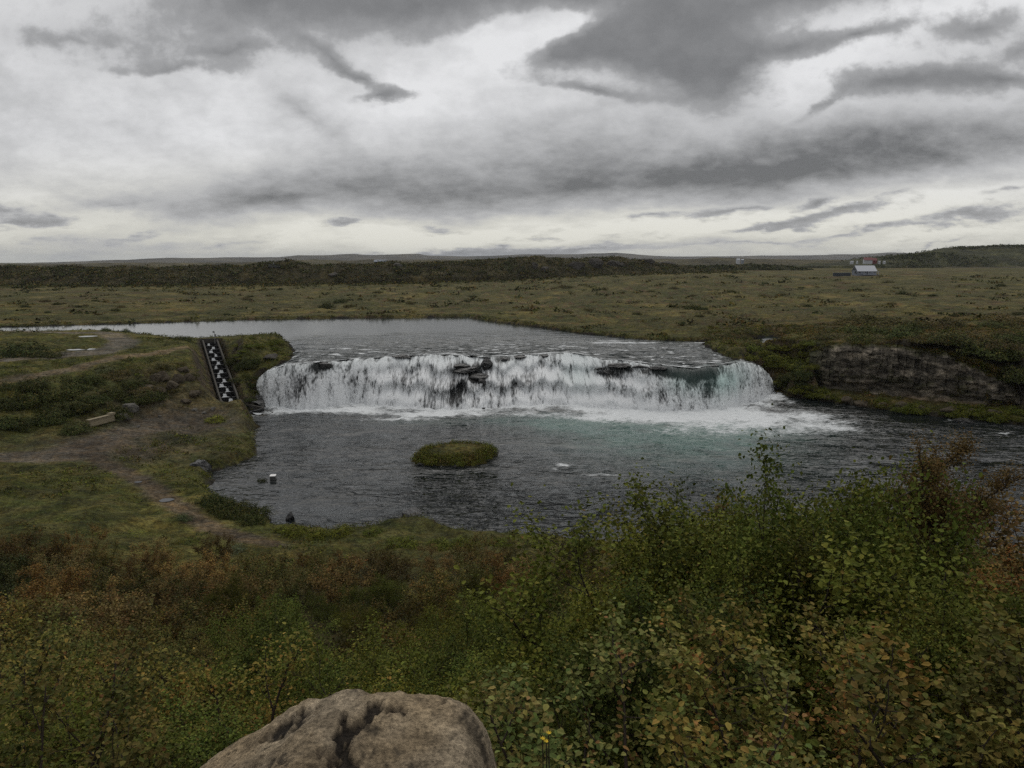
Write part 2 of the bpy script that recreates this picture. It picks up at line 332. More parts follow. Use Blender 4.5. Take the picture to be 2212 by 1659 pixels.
    cc = mixc(nt, mth(nt, 'MULTIPLY', pit, .85), cc, (0.035, 0.026, 0.018))
    hh = mth(nt, 'SUBTRACT', mth(nt, 'MULTIPLY_ADD', n3, .25, mth(nt, 'MULTIPLY', n2, .8)), mth(nt, 'MULTIPLY', pit, .8))
    nt.links.new(pbsdf(nt, cc, .92, .2, bump(nt, hh, 0.09)), out.inputs[0]); M['tan_rock'] = m
    # layered cliff rock
    m, nt, out = newmat('cliff_rock'); p = pos(nt); c = attr(nt, 'Col')
    st = nd(nt, 'ShaderNodeMapping', {'Vector': p, 'Scale': (0.5, 0.5, 1.6)}).outputs[0]
    n1 = noise(nt, st, 0.9, 7, 0.65); n2 = noise(nt, p, 3.5, 6, 0.7)
    k = mth(nt, 'MULTIPLY', sstep(nt, n1, .32, .68, .35, 1.75), sstep(nt, n2, .3, .7, .5, 1.5))
    cc = nd(nt, 'ShaderNodeVectorMath', {0: c, 'Scale': k}, operation='SCALE').outputs[0]
    nt.links.new(pbsdf(nt, cc, .95, .15, bump(nt, mth(nt, 'ADD', n1, mth(nt, 'MULTIPLY', n2, .4)), 0.6)), out.inputs[0]); M['cliff_rock'] = m
build_mats()

# ------------------------------------------------------------------ falls: base line, lip line
BASE = np.array([W(vx, vy, 0.0) for vx, vy in ((540, 862), (562, 864), (578, 872), (640, 882), (700, 880), (760, 870), (850, 877), (960, 884), (1100, 878), (1200, 872), (1300, 880), (1450, 888), (1560, 882), (1640, 864), (1668, 845), (1690, 838))])
def ybase(x): return np.interp(x, BASE[:, 0], BASE[:, 1])
LIP = []
for vx, vy, sb in ((545, 835, .6), (566, 812, .9), (580, 800, 1.6), (620, 787, 2.2), (690, 783, 2.8), (760, 776, 4.5), (830, 771, 6.5), (930, 766, 9), (1000, 768, 10), (1060, 772, 10), (1150, 766, 10),
                   (1240, 762, 10), (1290, 774, 8), (1350, 780, 7), (1440, 790, 5), (1500, 796, 4), (1560, 787, 4), (1610, 781, 3.6), (1640, 790, 2.4), (1660, 812, 1.2), (1685, 830, .8)):
    d = ray(vx, vy); y = 120.0
    for _ in range(6): y = float(ybase(d[0] / d[1] * y)) + sb
    LIP.append((d[0] / d[1] * y, y, EYE + d[2] / d[1] * y))
LIP = np.array(LIP)
XL, XR = float(BASE[1, 0]) - 0.3, float(BASE[-2, 0]) + 0.2
def ylip(x): return np.interp(x, LIP[:, 0], LIP[:, 1])
def zlip(x): return np.interp(x, LIP[:, 0], LIP[:, 2])
RIVZ = 7.15
def zriver(x, y):
    zl = zlip(x); return zl + (RIVZ - zl) * sm(y - ylip(x), 0, 26)

# ------------------------------------------------------------------ water outlines
Z0 = 0.0
POOL = [(545, 893), (545, 905), (558, 925), (552, 955), (555, 985), (505, 1007), (458, 1018), (462, 1034), (448, 1050), (500, 1090), (560, 1110), (600, 1132), (690, 1140), (770, 1140), (850, 1126),
        (905, 1118), (975, 1142), (1050, 1155), (1130, 1168), (1350, 1190), (1600, 1210), (1900, 1230), (2400, 1250), (2700, 1150), (2500, 960), (2212, 918), (2100, 908), (2000, 896), (1880, 881), (1800, 869), (1700, 856)]
POOL = np.array([W(a, b, 0.0) for a, b in POOL] + [(x, ybase(x) + 0.6) for x in np.linspace(XR, XL, 40)])
RIV = [(-500, 722), (0, 707), (250, 700), (500, 692), (700, 688), (1010, 686), (1060, 695), (1150, 705), (1250, 720), (1330, 728), (1400, 735), (1520, 739), (1580, 735), (1660, 726), (1700, 728), (1600, 739), (1520, 747), (1535, 757), (1565, 768), (1625, 783)]
RIV = np.array([W(a, b, RIVZ if b < 745 else 6.7) for a, b in RIV] + [(x, ylip(x) - 0.3) for x in np.linspace(XR, XL, 40)]
               + [W(a, b, RIVZ) for a, b in ((625, 765), (633, 750), (605, 727), (480, 731), (380, 732), (300, 722), (230, 714), (0, 717), (-500, 735))])
def sdf(P, x, y):                                   # signed distance, negative inside
    x = np.asarray(x, float); y = np.asarray(y, float); d2 = np.full(x.shape, 1e18); ins = np.zeros(x.shape, bool)
    n = len(P)
    for i in range(n):
        ax, ay = P[i]; bx, by = P[(i + 1) % n]; ex, ey = bx - ax, by - ay; L2 = ex * ex + ey * ey
        if L2 < 1e-9: continue
        t = np.clip(((x - ax) * ex + (y - ay) * ey) / L2, 0, 1)
        d2 = np.minimum(d2, (x - ax - t * ex) ** 2 + (y - ay - t * ey) ** 2)
        if ay != by:
            c = ((ay > y) != (by > y)) & (x < ex * (y - ay) / (by - ay) + ax); ins ^= c
    d = np.sqrt(d2); return np.where(ins, -d, d)
def pdist(P, x, y):                                 # distance to an open polyline and the fraction along it
    d2 = np.full(np.shape(x), 1e18); tt = np.zeros(np.shape(x)); P = np.asarray(P, float)
    L = np.concatenate([[0], np.cumsum(np.linalg.norm(np.diff(P, axis=0), axis=1))])
    for i in range(len(P) - 1):
        ax, ay = P[i]; ex, ey = P[i + 1] - P[i]; l2 = ex * ex + ey * ey
        t = np.clip(((x - ax) * ex + (y - ay) * ey) / l2, 0, 1); dd = (x - ax - t * ex) ** 2 + (y - ay - t * ey) ** 2
        m = dd < d2; d2 = np.where(m, dd, d2); tt = np.where(m, (L[i] + t * (L[i + 1] - L[i])) / L[-1], tt)
    return np.sqrt(d2), tt

# ------------------------------------------------------------------ fish ladder axis (bottom to top)
LB, LT = np.array(W(497, 872, 1.0)), np.array(W(454, 737, 7.5))
NST = 15
_dir = (LT - LB) / np.linalg.norm(LT - LB); _side = np.array([_dir[1], -_dir[0]])     # side points to the right
LAD = []
for k in range(NST):
    t = k / (NST - 1); c = LB + (LT - LB) * t; LAD.append((c[0], c[1], lerp(1.1, 7.2, t)))
e1 = LB - _dir * 2.4 + _side * 1.3; e2 = LB - _dir * 4.4 + _side * 3.3
LAD = [(e2[0], e2[1], 0.35), (e1[0], e1[1], 0.75)] + LAD
LADXY = np.array([(c[0], c[1]) for c in LAD]); LADZ = np.array([c[2] for c in LAD])

# ------------------------------------------------------------------ terrain height
CP = []
for vx, vy, z in ((0, 720, 8.2), (100, 721, 8.3), (230, 717, 8.3), (300, 724, 8.2), (380, 733, 8.1), (20, 745, 8.8), (150, 742, 8.9), (250, 740, 8.9), (0, 775, 8.3), (150, 768, 8.6), (300, 760, 8.6),
                  (0, 822, 7.3), (120, 803, 7.6), (250, 776, 8.2), (400, 750, 8.2), (330, 790, 7.5), (420, 790, 6.6), (60, 850, 6.0), (200, 845, 5.9), (330, 835, 5.6), (425, 830, 5.0), (40, 900, 4.0), (150, 890, 3.9), (260, 875, 3.4), (360, 872, 2.8), (450, 870, 2.2),
                  (520, 732, 8.4), (540, 724, 9.6), (570, 724, 9.7), (605, 738, 8.9), (520, 790, 6.6), (560, 780, 7.6), (610, 765, 7.6), (540, 830, 4.6), (545, 865, 1.6), (570, 800, 6.6),
                  (60, 935, 2.6), (300, 905, 2.0), (430, 900, 1.6), (500, 915, 1.2), (350, 955, 1.6), (450, 950, 1.2), (200, 960, 2.1), (0, 990, 2.4), (150, 1000, 2.1), (300, 1040, 1.5), (420, 1050, 1.0), (360, 1080, 1.4), (430, 1120, 1.1),
                  (100, 1060, 2.4), (0, 1060, 2.8), (200, 1100, 2.4), (480, 1150, 1.2), (560, 1150, .8), (700, 1160, .8), (850, 1150, 1.0), (900, 1130, .9), (950, 1165, 1.0), (540, 970, .8), (530, 940, .9),
                  (0, 1130, 4.2), (200, 1165, 3.4), (350, 1180, 2.8), (500, 1195, 2.2), (700, 1195, 2.0), (900, 1195, 2.0), (1100, 1190, 1.4),
                  (1560, 746, 7.6), (1620, 752, 8.2), (1680, 772, 7.2), (1700, 730, 8.8), (1700, 700, 8.6), (1900, 718, 10.0), (2000, 700, 9.9), (2212, 700, 10.6), (1900, 745, 9.4), (2100, 740, 10.0), (2212, 760, 9.6),
                  (1700, 690, 8.6), (1400, 690, 7.9), (1200, 690, 7.9), (1400, 720, 7.7), (1400, 660, 8.2), (1700, 640, 9.7), (2100, 640, 10.2), (1000, 660, 8.0), (1000, 640, 8.4), (500, 670, 8.1), (0, 690, 7.9), (500, 650, 8.3), (0, 650, 8.7), (2200, 820, 6.0)):
    CP.append((*W(vx, vy, z), z))
for vx, vy in ((-200, 726), (-80, 720), (0, 717), (115, 715.5), (230, 714.5), (300, 722), (380, 732)): CP.append((*W(vx, vy, 7.25), 7.25))
for vx, vy, y in ((1800, 753, 125), (1880, 752, 119), (1960, 757, 115), (2040, 768, 112), (2110, 800, 109), (2180, 830, 105)):
    d = ray(vx, vy); CP.append((d[0] / d[1] * y, y, EYE + d[2] / d[1] * y - .1))
for vx, vy, z in ((1760, 850, .8), (1800, 860, .8), (1880, 868, 1.2), (1960, 874, 1.6), (2040, 880, 1.8), (2120, 888, 1.6), (2212, 895, 1.4)): CP.append((*W(vx, vy, z), z))
for x, y, z in ((0, 500, 10), (-250, 420, 9), (250, 450, 14.2), (110, 450, 14.2), (400, 450, 15), (0, 620, 13), (-400, 500, 11), (300, 650, 16), (-100, 700, 13), (600, 700, 17), (-700, 700, 13), (0, 1200, 16), (-1200, 1000, 15), (1200, 1000, 18),
                (-400, 200, 9), (-250, 100, 6), (-150, 60, 6), (-160, 20, 14), (-60, 0, 19), (60, 0, 20.5), (150, 20, 17), (220, 80, 9), (300, 160, 11), (0, -30, 22), (-100, -60, 22), (100, -60, 23), (400, 100, 13)): CP.append((x, y, z))
SL = ((0.0, 21.45), (2.0, 20.75), (3.5, 19.6), (5, 18.3), (9, 15.6), (14, 12.9), (20, 10.2), (28, 7.2), (36, 4.9), (44, 3.2), (52, 2.0))
SR = ((3.5, 19.9), (5, 19.0), (9, 16.6), (14, 14.2), (20, 11.2), (28, 7.6), (38, 4.2), (48, 1.8))
for az in (-.75, -.5, -.25, 0.0, .15):
    for r, z in SL:
        if r > 0 or az == 0.0: CP.append((r * az, r, z))
for az in (.35, .55, .8):
    for r, z in SR: CP.append((r * az, r, z))
CP = np.array(CP)
def _rbf():
    n = len(CP); A = np.zeros((n + 3, n + 3)); dx = CP[:, None, 0] - CP[None, :, 0]; dy = CP[:, None, 1] - CP[None, :, 1]
    A[:n, :n] = -np.sqrt(dx * dx + dy * dy + 0.25) + np.eye(n) * 0.6; A[:n, n] = 1; A[:n, n + 1] = CP[:, 0] / 100; A[:n, n + 2] = CP[:, 1] / 100; A[n:, :n] = A[:n, n:].T
    return np.linalg.solve(A, np.concatenate([CP[:, 2], [0, 0, 0]]))
RW = _rbf()
def land(x, y):
    x = np.asarray(x, float); y = np.asarray(y, float); n = len(CP); z = RW[n] + RW[n + 1] * x / 100 + RW[n + 2] * y / 100
    for i in range(n): z = z - RW[i] * np.sqrt((x - CP[i, 0]) ** 2 + (y - CP[i, 1]) ** 2 + 0.25)
    r = np.hypot(x, y); return lerp(z, 15.5, sm(r, 700, 1100))
CLF = np.array([W(a, b, z) for a, b, z in ((1745, 838, 1.0), (1800, 846, 1.2), (1880, 850, 1.3), (2000, 864, 1.5), (2120, 872, 1.8), (2200, 872, 1.9))])
PUD = []
ISL = [(W(985, 985, 0.6)), (5.2, 2.6)]
def zfun(x, y, detail=True):
    x = np.asarray(x, float); y = np.asarray(y, float); z = land(x, y)
    r = np.hypot(x, y)
    far = sm(r, 60, 160)
    wx, wy = x + 0.8 * pn(x * .35, y * .35, 5) + .35 * pn(x * 1.1, y * 1.1, 9), y + 0.8 * pn(x * .35 + 9, y * .35, 6) + .35 * pn(x * 1.1, y * 1.1 + 7, 10)
    dP, dR = sdf(POOL, wx, wy), sdf(RIV, wx, wy)
    hum = fbm(x * .22, y * .22, 3, 21) * .35 * sm(r, 4, 30) + fbm(x * .8, y * .8, 3, 31) * .13
    hum = hum * (1 - .7 * (1 - sm(np.abs(dR), 2, 14)) * (y > 120)) + far * sm(np.abs(dR), 2, 30) * (fbm(x * .06, y * .06, 3, 41) * .5 + np.abs(pn(x * .3, y * .3, 43)) * .5)
    damp = np.ones_like(z)
    dl, tl = pdist(LADXY, x, y); damp = damp * sm(dl, 1.5, 6)
    for c in PATHS: damp = damp * lerp(.25, 1, sm(pdist(c[0], x, y)[0], c[1] * .5, c[1] * 1.3))
    z = z + hum * damp
    inf = sm(x, XL - .6, XL) * (1 - sm(x, XR, XR + .6))
    zw = zriver(x, y)
    # banks of the pool
    z = np.where(dP > 0, lerp(np.minimum(z, .08), z, sm(dP, 0, 1.6)), -np.minimum(1.6, 0.1 - dP * .35) )
    z = np.where((dP > 0) & (dP < 12), np.maximum(z, .06 + .1 * np.minimum(dP, 3)), z)
    z = np.where((dP > 0) & (dP < 6) & (y > 90), np.minimum(z, .12 + dP * 1.7), z)
    z = np.where((dR > 0) & (dR < 8) & (y > 110), np.minimum(z, zw + .2 + dR * .62), z)
    # upper river bed and banks
    z = np.where(dR < 0, np.minimum(z, zw - np.minimum(.7, .1 - dR * .3)), np.where((dR < 25) & (y > ylip(x) - 1) & ((inf < .5) | (y > ylip(x) + 8)), np.maximum(z, zw + .10 + .12 * np.minimum(dR, 3)), z))
    # rock under the falls
    yb, yl = ybase(x), ylip(x); t = np.clip((y - yb) / np.maximum(yl - yb, .3), 0, 1)
    zr = zlip(x) * t - .9
    z = np.where((inf > .5) & (y > yb - .5) & (y < yl + .8), np.minimum(zr, zw - .4), z)
    # ladder trench
    lz = np.interp(tl, np.linspace(0, 1, 200), np.interp(np.linspace(0, 1, 200), np.concatenate([[0], np.cumsum(np.linalg.norm(np.diff(LADXY, axis=0), axis=1))]) / np.sum(np.linalg.norm(np.diff(LADXY, axis=0), axis=1)), LADZ))
    z = np.where(dl < 1.95, np.minimum(z, lz - 1.2), np.where(dl < 5, lerp(np.clip(z, lz - .3, lz + .9), z, sm(dl, 2.2, 5)), z))
    cm = (x > CLF[0, 0]) & (x < CLF[-1, 0]); bk = y - np.interp(x, CLF[:, 0], CLF[:, 1]); z = np.where(cm & (bk > -12) & (bk < 2.7), np.minimum(z, np.maximum(.12, 1.5 + .13 * bk + .25 * pn(x * .4, y * .4, 17))), z)
    for (px, py, pz, pr) in PUD: z = lerp(pz - .02, z, sm(np.hypot(x - px, (y - py) * .8), pr * .9, pr * 1.8))
    return z
PATHS = []
def hit(vx, vy, t0=4.0, t1=900.0):                 # photo point -> ground point
    d = ray(vx, vy); t = np.geomspace(t0, t1, 900); h = zfun(d[0] * t, d[1] * t) - (EYE + d[2] * t)
    k = np.argmax(h > 0) if (h > 0).any() else len(t) - 1
    k = max(k, 1); f = h[k - 1] / (h[k - 1] - h[k]) if h[k] > h[k - 1] else 0; tt = t[k - 1] + (t[k] - t[k - 1]) * np.clip(f, 0, 1)
    return np.array((d[0] * tt, d[1] * tt, EYE + d[2] * tt))
def hits(L): return np.array([hit(a, b)[:2] for a, b in L])
_track = hits([(-60, 716), (60, 717), (170, 717), (235, 719), (268, 731), (262, 748), (215, 762), (110, 770), (0, 778), (-80, 782)])
_dirt = hits([(-60, 845), (0, 826), (100, 806), (200, 787), (250, 774), (330, 765), (400, 747)])
_low = hits([(-100, 990), (0, 988), (130, 985), (230, 950), (330, 918), (440, 896)])
_foot = hits([(190, 975), (250, 1010), (295, 1036), (360, 1080), (430, 1122), (500, 1155), (590, 1175)])
PATHS = [(_track, 3.0), (_dirt, 1.6), (_low, 3.4), (_foot, 1.5)]
for vx, vy, pr in ((190, 727, 1.3), (165, 755.5, 1.2), (187, 755, 1.1), (360, 1081, .62), (299, 1042, .3)):
    p = hit(vx, vy); PUD.append((p[0], p[1], p[2], pr))

def land_cols(x, y, z):
    r = np.hypot(x, y); n1, n2 = fbm(x * .05, y * .05, 4, 71), fbm(x * .35, y * .35, 4, 72)
    c = lambda *a: np.array(a)[None, :]
    heath = lerp(c(.082, .078, .032), c(.056, .060, .022), sm(n1, -.4, .4)[:, None]); heath = lerp(heath, c(.075, .050, .028), sm(n2, .25, .8)[:, None])
    grass = lerp(c(.055, .064, .018), c(.080, .078, .028), sm(n2, -.5, .6)[:, None])
    col = lerp(grass, heath, (sm(y, 120, 190) * sm(r, 100, 160))[:, None])
    right = sm(x, 30, 60) * sm(y, 60, 90); col = lerp(col, lerp(c(.050, .052, .020), c(.070, .052, .026), sm(n1 + n2 * .5, -.4, .5)[:, None]), right[:, None] * (1 - sm(y, 150, 230))[:, None] * .8)
    col = lerp(col, c(.050, .042, .020), ((1 - sm(r, 40, 60)) * .8)[:, None])
    pale = sm(fbm(x * .12, y * .5, 3, 74), .35, .8) * sm(y, 190, 240); col = lerp(col, c(.135, .118, .062), (pale * .6)[:, None])
    # steep ground shows rock and soil
    k = [c(.125, .116, .102), c(.150, .120, .088), c(.120, .108, .092), c(.085, .070, .054)]
    for i, (P, wd) in enumerate(PATHS):
        d, t = pdist(P, x, y); m = 1 - sm(d + .5 * n2 + .3 * fbm(x * 1.2, y * 1.2, 2, 90 + i), wd * .55, wd * 1.05)
        col = lerp(col, k[i] * (1 + .2 * n2[:, None]), (m * (.9 if i != 1 else .75))[:, None])
    # beaten ground between the two lower paths and the ladder foot
    q = np.exp(-(((x - hit(390, 915)[0]) / 9) ** 2 + ((y - hit(390, 915)[1]) / 7) ** 2)); col = lerp(col, c(.082, .072, .060), np.clip(q * 1.2 + .4 * n2 * q, 0, .9)[:, None])
    q = np.exp(-(((x - hit(395, 840)[0]) / 7) ** 2 + ((y - hit(395, 840)[1]) / 9) ** 2)); col = lerp(col, c(.058, .052, .036), np.clip(q * 1.0 + .5 * n2 * q, 0, .65)[:, None])
    q = np.exp(-(((x - hit(250, 965)[0]) / 9) ** 2 + ((y - hit(250, 965)[1]) / 6) ** 2)); col = lerp(col, c(.080, .068, .054), np.clip(q * 1.1 + .4 * n2 * q, 0, .85)[:, None])
    return col

# ------------------------------------------------------------------ ground sheet
def axis(a, b, step, lo, hi, g=1.09):
    m = list(np.arange(a, b + 1e-6, step)); s, v = step, b
    up = []
    while v < hi: s *= g; v += s; up.append(v)
    s, v = step, a; dn = []
    while v > lo: s *= g; v -= s; dn.append(v)
    return np.array(dn[::-1] + m + up)
xs = axis(-100, 100, .55, -9000, 9000, 1.08); ys = axis(-4, 170, .5, -300, 16000, 1.045)
X, Y = np.meshgrid(xs, ys, indexing='ij'); xf, yf = X.ravel(), Y.ravel()
zf = zfun(xf, yf)
gx, gy = np.gradient(zf.reshape(X.shape), xs, ys)
steep = np.hypot(gx, gy).ravel()
gc = land_cols(xf, yf, zf)
rockm = sm(steep + .3 * fbm(xf * .5, yf * .5, 2, 3), .95, 1.6) * sm(np.hypot(xf, yf), 60, 75)
gc = lerp(gc, np.array([[.045, .040, .032]]) * (1 + .5 * fbm(xf, yf, 2, 8)[:, None]), rockm[:, None])
inw = (sdf(POOL, xf, yf) < .2); gc[inw] = (.03, .028, .024)
inr = (sdf(RIV, xf, yf) < .2); gc[inr] = (.02, .019, .017)
gc[(zf < zlip(xf)) & (xf > XL) & (xf < XR) & (yf > ybase(xf) - .5) & (yf < ylip(xf) + 1)] = (.012, .012, .011)
tag(mk('ground', np.stack([xf, yf, zf], 1), gridq(len(xs), len(ys)), mat=M['land'], cols={'Col': gc}), kind='structure')

# ------------------------------------------------------------------ water surfaces
def blob(x, y, vx, vy, sx, sy, z=0.0):
    cx, cy = W(vx, vy, z); return np.exp(-((x - cx) / sx) ** 2 - ((y - cy) / sy) ** 2)
px, py = np.arange(-62, 112, .4), np.arange(46, 136, .4); PX, PY = np.meshgrid(px, py, indexing='ij'); x, y = PX.ravel(), PY.ravel()
dbase = ybase(x) - y
inx = sm(x, XL - 1, XL + 2) * (1 - sm(x, XR - 1, XR + 3))
foam = inx * np.exp(-np.clip(dbase, 0, 99) / (lerp(3.4, 4.8, sm(x, -5, 30)) * (1 + .9 * pn(x * .14, x * 0, 58) + .4 * pn(x * .4, y * .3, 59)).clip(.25, 3))) * 1.25
foam = foam + .72 * blob(x, y, 1560, 897, 13, 5.0) + .55 * blob(x, y, 1680, 905, 11, 4.6) + .5 * blob(x, y, 1440, 900, 8, 4.4) + .36 * blob(x, y, 1770, 925, 10, 4.4) + .40 * blob(x, y, 1560, 932, 13, 4.5) + .3 * blob(x, y, 1340, 900, 8, 4)
foam = foam + .6 * blob(x, y, 860, 906, 6, 1.3) + .6 * blob(x, y, 930, 896, 7, 1.7) + .6 * blob(x, y, 720, 889, 10, 2.4) + .4 * blob(x, y, 1000, 893, 7, 1.5) + .4 * blob(x, y, 1250, 900, 8, 2.5)
foam = foam + .9 * blob(x, y, 1218, 1004, 1.3, .8) + .5 * blob(x, y, 1195, 1014, .9, .9) + .55 * blob(x, y, 1285, 1026, 3.4, .5) + .6 * blob(x, y, 2160, 936, 1.7, .6) + .45 * blob(x, y, 2060, 908, 1.6, .5) + .5 * blob(x, y, 2200, 915, 1.6, .4) + .5 * blob(x, y, 536, 899, 1.6, .35)
foam = np.clip(foam * (1 + .55 * fbm(x * .16, y * .22, 4, 57)), 0, 1) + 0.02
turq = 1.1 * blob(x, y, 1240, 915, 7, 5) + 1.1 * blob(x, y, 1450, 940, 12, 8) + .6 * blob(x, y, 1560, 925, 12, 6) + .4 * blob(x, y, 1130, 905, 6, 4) + .35 * blob(x, y, 1500, 985, 12, 9) + .25 * blob(x, y, 950, 910, 8, 3)
turq = np.clip(turq * (1 + .6 * fbm(x * .25, y * .4, 3, 55)), 0, 1)
shel = np.clip(1.0 * blob(x, y, 520, 1060, 6, 9) + .9 * blob(x, y, 650, 1110, 7, 5), 0, 1)
chop = (1.15 + 1.8 * blob(x, y, 1120, 1130, 14, 14) + .35 * blob(x, y, 1400, 1100, 20, 18) + .2 * sm(x, 30, 60)) * (1 - .6 * shel) * (1 + .75 * fbm(x * .09, y * .16, 3, 67)).clip(.25, 2) * lerp(.80, .5, sm(y, 72, 112))
zz = .06 * fbm(x * .35, y * .7, 3, 66) * (1 - .8 * shel) + .35 * np.clip(foam, 0, 1) * np.clip(fbm(x * .7, y * .7, 3, 68), -.2, 1)
tag(mk('pool', np.stack([x, y, zz], 1), gridq(len(px), len(py)), mat=M['pool_water'], cols={'Mask': np.stack([foam, turq, chop], 1)}), kind='structure', label='dark rippled pool of water below the waterfall')

rx, ry = axis(-46, 62, .35, -420, 90, 1.06), axis(112, 160, .35, 110, 290, 1.04)
RX, RY = np.meshgrid(rx, ry, indexing='ij'); x, y = RX.ravel(), RY.ravel(); db = y - ylip(x); zw = zriver(x, y)
inx = sm(x, XL - 6, XL + 4) * (1 - sm(x, XR, XR + 8)); near = inx * (1 - sm(db, 2, 52)) ** 1.3
rip = fbm(x * .14, y * .55, 4, 77); rip2 = fbm(x * .5, y * 2.0, 4, 78)
foam = near * (.10 + .30 * rip + .30 * rip2) + .5 * inx * (1 - sm(db, .2, 3)) * (.4 + .6 * rip)
for a, b, sx, sy, am in ((1370, 742, 6, 1.5, .9), (1330, 738, 5, 1.0, .7), (1290, 742, 4, .8, .6), (1220, 752, 5, 1.0, .5), (1000, 752, 8, .8, .4), (1530, 742, 3, .7, .5), (1570, 733, 2.5, .8, .7), (1480, 765, 4, .8, .45), (1520, 772, 3, .8, .5), (1150, 708, 6, 1.0, .35), (1250, 725, 5, 1, .3), (1250, 765, 5, 1.5, .55), (780, 755, 9, .8, .3)):
    foam = foam + am * blob(x, y, a, b, sx, sy, 7.0) * (.8 + .6 * rip2)
chop = .06 + 3.6 * near * (.8 + .5 * rip) + .12 * sm(x, -30, 0) * inx * (1 - sm(db, 30, 70))
zz = zw + near * (.14 * rip + .05 * rip2)
foam = foam + near * .75 * sm(rip2 + .5 * rip, .50, .95)
keep = db > -.45
Q = gridq(len(rx), len(ry)); Q = Q[keep[Q].all(1) | ((x[Q].max(1) < XL) & (y[Q].min(1) > 126))]
Q = Q[~((x[Q].max(1) < XL + 1) & (y[Q].max(1) < 128))]
drr = sdf(RIV, x, y); Q = Q[(drr[Q] < 2.5).any(1)]
used, inv = np.unique(Q.ravel(), return_inverse=True)
tag(mk('river', np.stack([x, y, zz], 1)[used], inv.reshape(-1, 4), mat=M['river_water'], cols={'Mask': np.stack([np.clip(foam, 0, 1), lerp(.13, .10, np.clip(near * 2, 0, 1)), chop], 1)[used]}), kind='structure', label='pale upper river sliding to the lip of the falls')

# the falls: one curtain, its columns and gaps in the mesh
fx = np.arange(XL, XR, .10); fq = np.concatenate([[-.35, -.12], np.linspace(0, 1.06, 84)]); FX, FQ = np.meshgrid(fx, fq, indexing='ij'); x, q = FX.ravel(), FQ.ravel()
yb, yl, zl = ybase(x), ylip(x), zlip(x); qq = np.clip(q, 0, 1.1); dy = yl - yb
jag = 1.0 * fbm(x * .30, x * 0 + 3, 4, 101, .6); dip = .55 * np.abs(fbm(x * .20, x * 0 + 8, 3, 111)) * sm(dy, 2, 4)                                   # ragged lip
casc = sm(dy, 3.5, 8)
p = lerp(2.0, 1.15, casc)
step = casc * .09 * np.sin(qq * 15 + 3.5 * fbm(x * .22, qq * 0, 2, 102)) * np.clip(qq * 3, 0, 1) * np.clip((1 - qq) * 3, 0, 1)
h = np.clip(qq, 0, None) ** (1 / p) + step
colm = fbm(x * .55, qq * .7, 3, 103); colf = fbm(x * 2.2, qq * 1.6, 3, 104); streak = fbm(x * 1.35 + .7 * pn(x * .5, qq * 3, 106), qq * 2.6 + 4, 4, 105, .62); fine = fbm(x * 5.0, qq * 11, 2, 107, .7)
yy = yl + jag * (1 - qq) - dy * h - (.45 * colm + .22 * colf) * np.clip(qq * 2.5, 0, 1) - .3
zc = zl * (1 - qq) - dip * np.exp(-(qq / .22) ** 2) + .12 * colf * np.clip(1 - qq, 0, 1) + .06 - casc * .3 * colm * np.clip(qq * 4, 0, 1) * (1 - np.clip(qq, 0, 1))
up = q < 0
yy = np.where(up, yl + jag - .3 - q * 6, yy); zc = np.where(up, zriver(x, yy) + .04 - dip * np.where(q < -.2, .3, .8), zc)
vX = CXV + FV * x / np.maximum(yy * math.cos(TH) - (zc - EYE) * math.sin(TH), 1)       # only used to look up the measured extent of each patch of the falls
def patch(cx_, q_, sx, sq): return np.exp(-((vX - cx_) / sx) ** 2 - ((qq - q_) / sq) ** 2)
f = .80 + .40 * streak + .28 * pn(x * .22, qq * 1.6, 109) + .34 * fine + .20 * colm + .22 * sm(qq, .55, .98) + .25 * pn(x * .9, qq * 1.3 + 9, 108) - .30 * (1 - sm(qq, .0, .12)) * sm(colm, -.6, .6)
for a, b, sx, sq, am in ((640, .55, 22, .35, -.30), (600, .5, 18, .3, -.15), (690, .08, 24, .10, -.8), (960, .55, 45, .22, -.22), (870, .5, 30, .2, -.15), (1010, .22, 38, .10, -.65), (1000, .62, 26, .22, -.30), (975, .85, 18, .14, -.4), (1030, .40, 22, .12, -.5), (1110, .50, 34, .24, -.42), (1150, .55, 14, .25, -.25),
                         (1090, .05, 22, .05, -.5), (1230, .45, 20, .15, -.1), (1310, .30, 30, .09, -.5), (1350, .18, 45, .08, -.55), (1420, .14, 30, .08, -.5), (1470, .10, 60, .12, -.75), (1530, .12, 45, .16, -.55), (1490, .30, 16, .18, -.35), (1530, .62, 16, .25, -.45), (1390, .55, 26, .2, -.15), (1440, .6, 20, .25, -.15), (1630, .3, 16, .25, -.22),
                         (760, .5, 45, .5, .18), (1190, .6, 60, .4, .22), (1290, .6, 40, .3, .2), (1240, .06, 40, .12, .5), (940, .10, 50, .12, .3), (800, .1, 50, .1, .2), (1580, .55, 50, .4, .25)):
    f = f + am * patch(a + 6 * colf, b, sx, sq * (1.1 if am < 0 else 1)) * (1.7 if am < 0 else 1) * (.8 + .6 * streak + .4 * colf).clip(0, 2)
f = np.where(up, .22 + .3 * streak, f)
tq = np.clip(.75 * patch(1560, .35, 55, .35) + .45 * patch(1470, .3, 40, .3) + .25 * patch(1250, .4, 40, .3), 0, 1) + .12 * np.clip(1 - q * 3, 0, 1)
yy = yy - .28 * np.clip(f, 0, 1) * np.clip(q * 3, 0, 1)
tag(mk('waterfall', np.stack([x, yy, zc], 1), gridq(len(fx), len(fq)), mat=M['falling_water'], cols={'Mask': np.stack([np.clip(f, 0, 1.2), np.clip(tq, 0, 1), f * 0], 1)}), 'broad white waterfall dropping over the dark ledge into the pool', 'waterfall', kind='structure')
rg = np.random.default_rng(633); n_ = 16000; sx_ = rg.uniform(XL + .5, XR - .3, n_); lo_ = rg.random(n_) < .75
